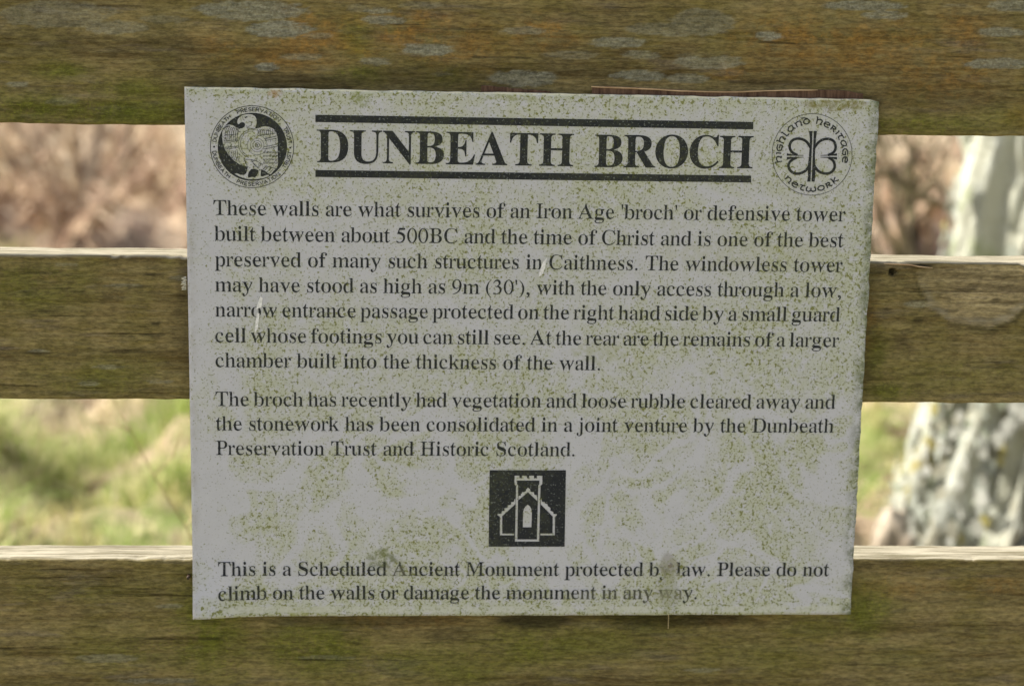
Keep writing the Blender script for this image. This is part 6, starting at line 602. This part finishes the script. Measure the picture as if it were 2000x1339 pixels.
# cobweb fluff at the sign's left edge
t = NT('pale_fluff'); M['fluff'] = t.fin((.62, .60, .52), .9)
V, F = join([tube([(-.3025 + random.Random(i).uniform(-.002, .001), .002, .073 - i * .0011), (-.3052 + random.Random(i + 9).uniform(-.001, .001), -.001, .0725 - i * .0011 + random.Random(i + 5).uniform(-.002, .002)), (-.3018, .001, .0715 - i * .0011)], .0007, .0004, 5) for i in range(9)])
tag(link("fluff_tuft", mesh("fluff_tuft", np.array(V), F), M['fluff']), "small pale tuft of fluff caught at the sign's left edge on the middle rail", "fluff")

# ============================================================ GROUND
TX, TY = 1.185, 2.12            # tree foot
def gh(x, y):
    h = (fbm(x * 1.3, y * 1.3, 71, 4) - .5) * .26 + (fbm(x * 3.6, y * 3.6, 77, 3) - .5) * .34
    h = h * sstep(.6, 2.2, y)
    h = h + np.exp(-(((x - TX) / .55) ** 2 + ((y - TY) / .55) ** 2)) * .05
    h = h + sstep(9, 60, y) * 1.2 * (fbm(x * .05, y * .05, 5, 2))
    return -1.0 + h
def axis(a, b, st, far):
    inner = np.arange(a, b, st)
    k = np.geomspace(st, far, 34)
    return np.concatenate([a - np.cumsum(k)[::-1] , inner, b + np.cumsum(k)])
gx, gy = axis(-4.0, 5.0, .05, 55), axis(.2, 13.0, .05, 55)
GX, GY = np.meshgrid(gx, gy)
GZ = gh(GX, GY)
ny_, nx_ = GX.shape
id_ = np.arange(nx_ * ny_).reshape(ny_, nx_)
F = np.stack([id_[:-1, :-1], id_[:-1, 1:], id_[1:, 1:], id_[1:, :-1]], 2).reshape(-1, 4)
t = NT('rough_pasture')
sp_ = t.n.new("ShaderNodeSeparateXYZ"); t.l.new(t.tc.outputs['Object'], sp_.inputs[0])
c = t.mix(t.ramp(t.noise(3.0, 6, .65), .40, .60), (.40, .30, .20), (.17, .21, .05))
c = t.mix(t.ramp(t.noise(7.0, 5, .6, vec=t.map(loc=(4, 4, 0))), .55, .68), c, (.085, .045, .028))
litter = t.mix(t.ramp(t.noise(4, 6, .7), .38, .60), (.16, .100, .070), (.46, .36, .26))
edge = t.math('ADD', sp_.outputs[1], t.math('MULTIPLY', t.math('SUBTRACT', t.noise(1.1, 4), .5), 1.4))
brack = t.math('MULTIPLY', t.ramp(edge, 4.5, 5.1), t.ramp(edge, 7.5, 6.9))
c = t.mix(brack, c, litter)
pale = t.mix(t.ramp(t.noise(5, 5, .6), .35, .65), (.36, .28, .19), (.58, .48, .34))
c = t.mix(t.ramp(edge, 6.8, 7.5), c, pale)
t.bump(t.noise(25, 5, .7), .8, .05)
M['ground'] = t.fin(c, .95)
g = link("ground", mesh("ground", np.stack([GX, GY, GZ], 2).reshape(-1, 3), F), M['ground'], None, smooth=True)
tag(g, kind='structure')

# ------------------------------------------------------------ grass
def blades(N, seed, xr, yr, dens_fn, hgt, wid, pal, lean=.5, clump=0):
    r = np.random.default_rng(seed)
    x = r.uniform(*xr, N * 3); y = r.uniform(*yr, N * 3)
    k = r.random(N * 3) < dens_fn(x, y); x = x[k][:N]; y = y[k][:N]; n = len(x)
    if clump:
        cx = x[:max(1, n // clump)]; cy = y[:max(1, n // clump)]
        i = r.integers(0, len(cx), n); s = .045
        x = cx[i] + r.normal(0, s, n); y = cy[i] + r.normal(0, s, n)
        ox, oy = x - cx[i], y - cy[i]
    else: ox = oy = np.zeros(n)
    z = gh(x, y) - .01
    L = hgt * r.uniform(.5, 1.35, n); w = wid * r.uniform(.6, 1.3, n)
    a = r.uniform(0, 2 * np.pi, n); ln = lean * r.uniform(.2, 1.2, n)
    dx = np.cos(a) * ln + ox * 9; dy = np.sin(a) * ln + oy * 9
    px, py = -np.sin(a), np.cos(a)
    V = np.empty((n, 5, 3))
    for j, (q, ww) in enumerate(((0, 1), (.55, .8))):
        cxp = x + dx * L * q * q; cyp = y + dy * L * q * q; cz = z + L * q * (1 - .2 * q)
        V[:, 2 * j] = np.stack([cxp - px * w * ww / 2, cyp - py * w * ww / 2, cz], 1)
        V[:, 2 * j + 1] = np.stack([cxp + px * w * ww / 2, cyp + py * w * ww / 2, cz], 1)
    V[:, 4] = np.stack([x + dx * L, y + dy * L, z + L * (.8 - .35 * ln)], 1)
    b = (np.arange(n) * 5)[:, None]
    T = np.concatenate([b + np.array([[0, 1, 3]]), b + np.array([[0, 3, 2]]), b + np.array([[2, 3, 4]])])
    patch = fbm(x * 1.7, y * 1.7, seed + 3, 4) + r.normal(0, .07, n)
    lo, mid, hi = [np.array(q) for q in pal]
    f = sstep(.36, .62, patch)[:, None]
    col = np.where(f < .5, lo + (mid - lo) * f * 2, mid + (hi - mid) * (f * 2 - 1))
    col = col * r.uniform(.75, 1.25, n)[:, None]
    return V.reshape(-1, 3), T, np.repeat(col, 5, 0)
t = NT('grass_blades')
ca = t.attr('tint')[0]
tr = t.n.new("ShaderNodeBsdfTranslucent"); t.l.new(ca, tr.inputs[0])
mx = t.n.new("ShaderNodeMixShader"); mx.inputs[0].default_value = .38
t.fin(ca, .7); t.l.new(t.b.outputs[0], mx.inputs[1]); t.l.new(tr.outputs[0], mx.inputs[2]); t.l.new(mx.outputs[0], t.out.inputs[0])
M['grass'] = t.m
def grass_obj(name, sets, label, cat):
    Vs = []; Fs = []; Cs = []; b = 0
    for V, T, c_ in sets: Vs.append(V); Fs.append(T + b); Cs.append(c_); b += len(V)
    me = mesh(name, np.concatenate(Vs), np.concatenate(Fs), {'tint': np.concatenate(Cs)})
    return tag(link(name, me, M['grass']), label, cat, kind='stuff')
def away(x, y): return (np.hypot(x - TX, y - TY) > .40)
inview = lambda x, y, p=1.0: p * ((np.abs(x - (-.02 + .064 * y)) < 1.0 + .27 * y)) * away(x, y)
green = ((.20, .28, .055), (.37, .42, .12), (.62, .56, .32))
straw = ((.42, .38, .15), (.62, .53, .32), (.74, .63, .46))
near = lambda x, y: inview(x, y) * sstep(5.1, 4.5, y)
grass_obj("grass", [
    blades(34000, 3, (-2.8, 3.6), (1.5, 6.0), lambda x, y: near(x, y) * sstep(.44, .56, fbm(x * 2.6, y * 2.6, 6, 3)), .075, .0042, green, .7),
    blades(24000, 5, (-2.8, 3.6), (1.5, 6.0), lambda x, y: near(x, y) * sstep(.44, .56, fbm(x * 3.3, y * 3.3, 66, 3)) * (.35 + .65 * (fbm(x * 1.5, y * 1.5, 68, 2) > .48)), .085, .0040, straw, 1.1),
    blades(26000, 7, (-2.6, 3.4), (1.6, 5.6), lambda x, y: near(x, y) * (fbm(x * 1.6, y * 1.6, 12, 3) > .52), .15, .0045, green, .6, clump=90)],
    "short green pasture grass with dry straw growing behind the fence", "grass")
far = lambda x, y: inview(x, y, 1.0) * sstep(6.5, 7.3, y)
grass_obj("dead_grass", [
    blades(26000, 13, (-4.5, 6), (6.9, 13.5), far, .20, .008, ((.42, .30, .20), (.60, .47, .32), (.72, .60, .42)), .8, clump=60),
    blades(15000, 15, (-3.2, 4.5), (4.7, 8.4), lambda x, y: inview(x, y), .10, .006, ((.30, .19, .13), (.52, .39, .27), (.68, .55, .39)), 1.3)],
    "pale dead grass and bracken litter behind the green grass", "dead grass")

# ------------------------------------------------------------ bracken, bushes
t = NT('bracken_stalk'); _oi = t.n.new("ShaderNodeObjectInfo")
M['stalk'] = t.fin(t.mix(_oi.outputs['Random'], (.26, .15, .10), (.50, .38, .26)), .8)
t = NT('bracken_leaf'); M['frond'] = t.fin(t.mix(t.ramp(t.noise(18, 4), .35, .65), (.24, .15, .10), (.50, .37, .25)), .85)
t = NT('pale_twig_bark'); M['twig'] = t.fin(t.mix(t.ramp(t.noise(14, 5), .35, .65), (.17, .115, .08), (.50, .39, .27)), .8)
t = NT('dark_twig_bark'); M['dtwig'] = t.fin(t.mix(t.ramp(t.noise(14, 5), .35, .65), (.055, .040, .022), (.17, .14, .075)), .8)
def bracken(seed, h):
    r = random.Random(seed); st_ = []; fr = []
    for k in range(r.randint(5, 8)):
        a = r.uniform(0, 2 * math.pi); ln = r.uniform(.25, .9)
        P = [Vector((math.cos(a) * ln * h * q ** 1.5, math.sin(a) * ln * h * q ** 1.5, h * q * (1 - .35 * q * ln))) for q in (0, .25, .5, .75, 1)]
        st_.append(tube(P, .0045, .0015, 5))
        for q in range(9):
            u = .35 + .07 * q; i = min(3, int(u * 4)); p = P[i].lerp(P[i + 1], u * 4 - i)
            for s in (-1, 1):
                d = Vector((math.cos(a + s * 1.3), math.sin(a + s * 1.3), r.uniform(-.7, .1))) * h * .42 * (1.15 - u)
                wv = Vector((math.cos(a), math.sin(a), 0)) * .012
                fr.append(([tuple(p), tuple(p + d * .5 + wv), tuple(p + d + Vector((0, 0, -.02))), tuple(p + d * .5 - wv)], [(0, 1, 2, 3)]))
    return join(st_), join(fr)
protos = [bracken(s, .34) for s in (1, 2, 3, 4)]
pm = [(mesh("stalks", np.array(a[0]), a[1]), mesh("fronds", np.array(b[0]), b[1])) for a, b in protos]
for a, b in pm: a.materials.append(M['stalk']); b.materials.append(M['frond'])
rb = random.Random(8); nb = 0
spots = []
for i in range(400):
    y = rb.uniform(5.2, 7.6); x = rb.uniform(-.2 - .32 * y, 1.2 + .36 * y)
    if -.05 - .06 * y < x < .52 + .12 * y: continue
    if any(math.hypot(x - a, y - b) < .42 for a, b in spots): continue
    spots.append((x, y))
    if len(spots) >= 34: break
for i, (x, y) in enumerate(spots):
    o = empty("dead_bracken", (x, y, float(gh(np.array(x), np.array(y))) - .01), rb.uniform(0, 6.28))
    s = rb.uniform(.7, 1.25); o.scale = (s, s, s)
    lr = "left" if x < .5 else "right"
    dist_ = "nearer" if y < 6.8 else "farther"
    tag(o, "blurred clump of dead brown bracken on the %s slope %s of the sign" % (dist_, lr), "bracken", "dead bracken clumps on the %s slope %s of the sign" % (dist_, lr))
    a, b = pm[i % 4]
    for nm, me in (("stalk", a), ("fronds", b)):
        c_ = bpy.data.objects.new(nm, me); C.objects.link(c_); c_.parent = o
def bush(seed, h, n, spread, r0=.015, depth=3):
    r = random.Random(seed); parts = []
    def grow(p, d, L, rr, lv):
        pts = [p]; q = p.copy(); dd = d.copy()
        for k in range(4):
            dd = (dd + Vector((r.uniform(-.16, .16), r.uniform(-.16, .16), r.uniform(-.04, .10)))).normalized(); q = q + dd * L / 4; pts.append(q.copy())
        parts.append(tube(pts, rr, rr * .55, 5))
        if lv > 0:
            for k in range(r.randint(2, 4)):
                i = r.randint(1, 4); nd = (dd + Vector((r.uniform(-.8, .8), r.uniform(-.8, .8), r.uniform(-.2, .5)))).normalized()
                grow(pts[i], nd, L * r.uniform(.45, .7), rr * .55, lv - 1)
    for k in range(n):
        a = r.uniform(0, 6.28); grow(Vector((math.cos(a) * .04, math.sin(a) * .04, 0)), Vector((math.cos(a) * spread, math.sin(a) * spread, 1)).normalized(), h * .55, r0, depth)
    return join(parts)
for nm, x, y, h, n, spd, sd, mt, lab in (
    ("bare_shrub", -1.18, 5.6, 1.0, 9, .75, 3, 'twig', "pale bare shrub with upright twigs, blurred in the upper left gap beside the sign"),
    ("bare_shrub", -1.85, 6.6, 1.1, 9, .7, 5, 'twig', "bare shrub of leaning pale stems at the far left of the upper gap"),
    ("bare_shrub", -.75, 9.2, 1.0, 8, .4, 6, 'twig', "farthest pale shrub just left of the sign's upper corner"),
    ("bare_shrub", 1.42, 3.9, 1.05, 4, .55, 21, 'dtwig', "dark leafless shrub between the sign's right edge and the lichened tree"),
    ("bare_shrub", 2.4, 7.4, 1.1, 7, .5, 23, 'twig', "pale twiggy shrub on the slope behind the lichened tree")):
    V, F = bush(sd, h, n, spd)
    o = link(nm, mesh(nm, np.array(V), F), M[mt]); o.location = (x, y, float(gh(np.array(x), np.array(y))) - .02)
    tag(o, lab, "shrub")
# near dark twig that crosses the upper right gap
V, F = join([tube([(.80, 2.75, -1.0), (.86, 2.82, -.62), (.95, 2.95, -.28), (1.02, 3.0, -.265), (1.06, 3.0, -.285), (1.105, 3.0, -.318), (1.19, 3.0, -.352), (1.26, 3.0, -.40)], .010, .007, 6), tube([(.95, 2.95, -.28), (.99, 2.98, -.2), (1.01, 3.0, -.08), (1.0, 3.0, .1)], .006, .003, 5), tube([(1.105, 3, -.318), (1.16, 3, -.25), (1.18, 3, -.12)], .005, .002, 5)])
tag(link("fallen_branch", mesh("fallen_branch", np.array(V), F), M['dtwig']), "crooked dark branch reaching across the upper right gap to the tree", "branch")
# thin dry stem close behind the fence, lower left gap
V, F = join([tube([(-.52, .93, -.06 - .14), (-.456, .9, -.311), (-.427, .9, -.373), (-.385, .9, -.444), (-.33, .9, -.60), (-.30, .9, -1.02)], .0009, .0013, 6), tube([(-.427, .9, -.373), (-.40, .88, -.34), (-.385, .88, -.30)], .0012, .0008, 5), tube([(-.456, .9, -.311), (-.48, .9, -.30), (-.51, .9, -.30)], .0012, .0008, 5), tube([(-.385, .9, -.444), (-.372, .9, -.42), (-.366, .9, -.40)], .0010, .0022, 5)])
tag(link("withered_weed", mesh("withered_weed", np.array(V), F), M['straw']), "thin leaning dry weed stem just behind the fence in the lower left gap", "weed")

# ------------------------------------------------------------ lichened tree
t = NT('lichened_bark')
v1 = t.noise(1, 7, .65, vec=t.map((9, 9, 3.2)), dist=.5)
v2 = t.noise(1, 5, .6, vec=t.map((26, 26, 11)))
c = t.mix(t.ramp(v1, .40, .56), (.185, .170, .120), (.40, .40, .32))
c = t.mix(t.ramp(v2, .46, .60), c, (.46, .47, .405))
c = t.mix(t.ramp(t.noise(8, 5, .6, vec=t.map(loc=(3, 1, 1))), .62, .70), c, (.34, .28, .06))
c = t.mix(t.ramp(t.noise(1, 5, .6, vec=t.map((11, 11, 5), (7, 3, 1))), .58, .68), c, (.26, .29, .17))
_, cr_, _, _ = t.attr('crack')
c = t.mix(t.math('MULTIPLY', cr_, .55), c, (.085, .055, .030))
t.bump(t.noise(1, 6, .7, vec=t.map((30, 30, 14))), .9, .02)
M['bark'] = t.fin(c, .95)
tree = empty("lichened_tree", (TX, TY, -1.0))
tag(tree, "thick tree trunk crusted with pale grey lichen, blurred behind the fence at the right", "tree")
def trunk():
    na, nz = 150, 230
    A = np.linspace(0, 2 * np.pi, na, endpoint=False); Zs = np.linspace(-.12, 4.2, nz)
    aa, zz = np.meshgrid(A, Zs)
    r = .262 + .09 * np.exp(-np.clip(zz, 0, 9) / .26) - .02 * zz + .03 * np.cos(aa * 3 + 1) * np.exp(-zz * .8)
    ca, sa = np.cos(aa) * 2.2, np.sin(aa) * 2.2
    n1 = fbm(ca * 2.3 + 20, zz * 2.2 + sa * 2.3 + 10, 31, 4) - .5
    n2 = fbm(ca * 6 + 40 + sa * 1.1, zz * 3.5 + sa * 6 + 30, 37, 4) - .5
    n3 = np.abs(fbm(ca * 4.2 + 9 + sa, zz * 1.8 + sa * 4.2, 41, 3) - .5)
    crk = sstep(.055, .0, n3) * sstep(.40, .60, fbm(ca * 2, zz * 2 + sa * 2, 47, 2))
    r = r + n1 * .17 + n2 * .12 - crk * .045
    lean = .075
    X = r * np.cos(aa) + lean * zz * .9; Y = r * np.sin(aa) + .03 * zz
    V = np.stack([X, Y, zz], 2).reshape(-1, 3)
    i = np.arange(na * nz).reshape(nz, na); j = np.roll(i, -1, 1)
    F = np.stack([i[:-1], j[:-1], j[1:], i[1:]], 2).reshape(-1, 4)
    c_ = np.stack([crk.ravel()] * 3, 1)
    return link("trunk", mesh("trunk", V, F, {'crack': c_}), M['bark'], tree, smooth=True)
trunk()
# lichen leaves standing off the bark: pale ragged scales
r = np.random.default_rng(9)
n = 5200
a = r.uniform(math.pi * .75, math.pi * 1.95, n); z = r.uniform(0, 1.5, n)
k = fbm(np.cos(a) * 4 + 3, z * 6 + np.sin(a) * 4, 51, 3) > .47
a, z = a[k], z[k]; n = len(a)
rr = .262 + .09 * np.exp(-z / .26) - .02 * z + .005 + r.uniform(-.01, .03, n)
cx, cy = rr * np.cos(a) + .0675 * z, rr * np.sin(a) + .03 * z
s = r.uniform(.006, .020, n)
tx, ty = -np.sin(a), np.cos(a); ox, oy = np.cos(a), np.sin(a)
V = np.empty((n, 5, 3)); tw = r.uniform(-.6, .6, n)
for q in range(5):
    an = 2 * math.pi * q / 5 + tw; e = r.uniform(.6, 1.2, n)
    u = np.cos(an) * s * e; w = np.sin(an) * s * e * 1.3; off = r.uniform(0, .010, n)
    V[:, q] = np.stack([cx + tx * u + ox * off, cy + ty * u + oy * off, z + w], 1)
b = (np.arange(n) * 5)[:, None]
T = np.concatenate([b + np.array([[0, 1, 2]]), b + np.array([[0, 2, 3]]), b + np.array([[0, 3, 4]])])
pal = np.array([(.40, .42, .36), (.47, .47, .42), (.34, .37, .27), (.34, .30, .10), (.28, .27, .21)])
cc = pal[r.choice(5, n, p=[.34, .26, .2, .06, .14])] * r.uniform(.8, 1.1, n)[:, None]
o = link("lichen", mesh("lichen", V.reshape(-1, 3), T, {'tint': np.repeat(cc, 5, 0)}), M['grass'], tree)
o['kind'] = 'stuff'
for k, (zb, a0, L, rr) in enumerate(((2.3, 2.6, 1.3, .075), (2.9, -.6, 1.4, .07), (3.4, 1.2, 1.2, .06), (3.9, 3.9, 1.2, .06))):
    rg = random.Random(k + 60); parts = []
    def gr(p, d, L, r_, lv):
        pts = [p]; dd = d.copy(); q = p.copy()
        for i in range(5):
            dd = (dd + Vector((rg.uniform(-.15, .15), rg.uniform(-.15, .15), rg.uniform(0, .15)))).normalized(); q = q + dd * L / 5; pts.append(q.copy())
        parts.append(tube(pts, r_, r_ * .5, 7))
        if lv:
            for i in range(3): gr(pts[rg.randint(2, 5)], (dd + Vector((rg.uniform(-.8, .8), rg.uniform(-.8, .8), rg.uniform(-.1, .5)))).normalized(), L * .6, r_ * .5, lv - 1)
    gr(Vector((.0675 * zb, .03 * zb, zb)), Vector((math.cos(a0), math.sin(a0), .7)).normalized(), L, rr, 3)
    V, F = join(parts)
    me = mesh("limb", np.array(V), F, {'crack': np.zeros((len(V), 3))}); link("limb", me, M['bark'], tree, smooth=True)

# ------------------------------------------------------------ stones and moss by the tree foot
t = NT('pale_stone'); M['stone'] = t.fin(t.mix(t.ramp(t.noise(12, 6, .6), .4, .6), (.22, .18, .13), (.42, .36, .28)), .9)
t = NT('mossy_stone_skin'); M['mstone'] = t.fin(t.mix(t.ramp(t.noise(16, 6, .65), .38, .58), (.26, .25, .03), (.36, .27, .17)), .95)
def stone(seed, sx, sy, sz):
    bm = bmesh.new(); bmesh.ops.create_icosphere(bm, subdivisions=4, radius=1)
    for v in bm.verts:
        p = v.co; k = 1 + (float(fbm(np.array(p.x * 1.3 + 5), np.array(p.y * 1.3 + p.z * 1.7 + 9), seed, 3)) - .5) * .9
        v.co = Vector((p.x * sx, p.y * sy, max(p.z, -.5) * sz)) * k
    me = bpy.data.meshes.new("stone"); bm.to_mesh(me); bm.free(); return me
for sd, x, y, sx, sy, sz, mt, lab in ((3, .815, 1.90, .050, .07, .19, 'stone', "pale rounded stone at the foot of the lichened tree"),
    (5, .700, 1.86, .070, .07, .21, 'mstone', "yellow mossy stone close beside the sign's lower right edge"),
    (11, -.80, 2.75, .13, .10, .085, 'mstone', "brown mossy hummock stone in the lower left gap")):
    o = link("mossy_stone" if mt == 'mstone' else "stone", stone(sd, sx, sy, sz), M[mt], None, smooth=True)
    o.location = (x, y, float(gh(np.array(x), np.array(y))) + sz * .25)
    tag(o, lab, "stone")
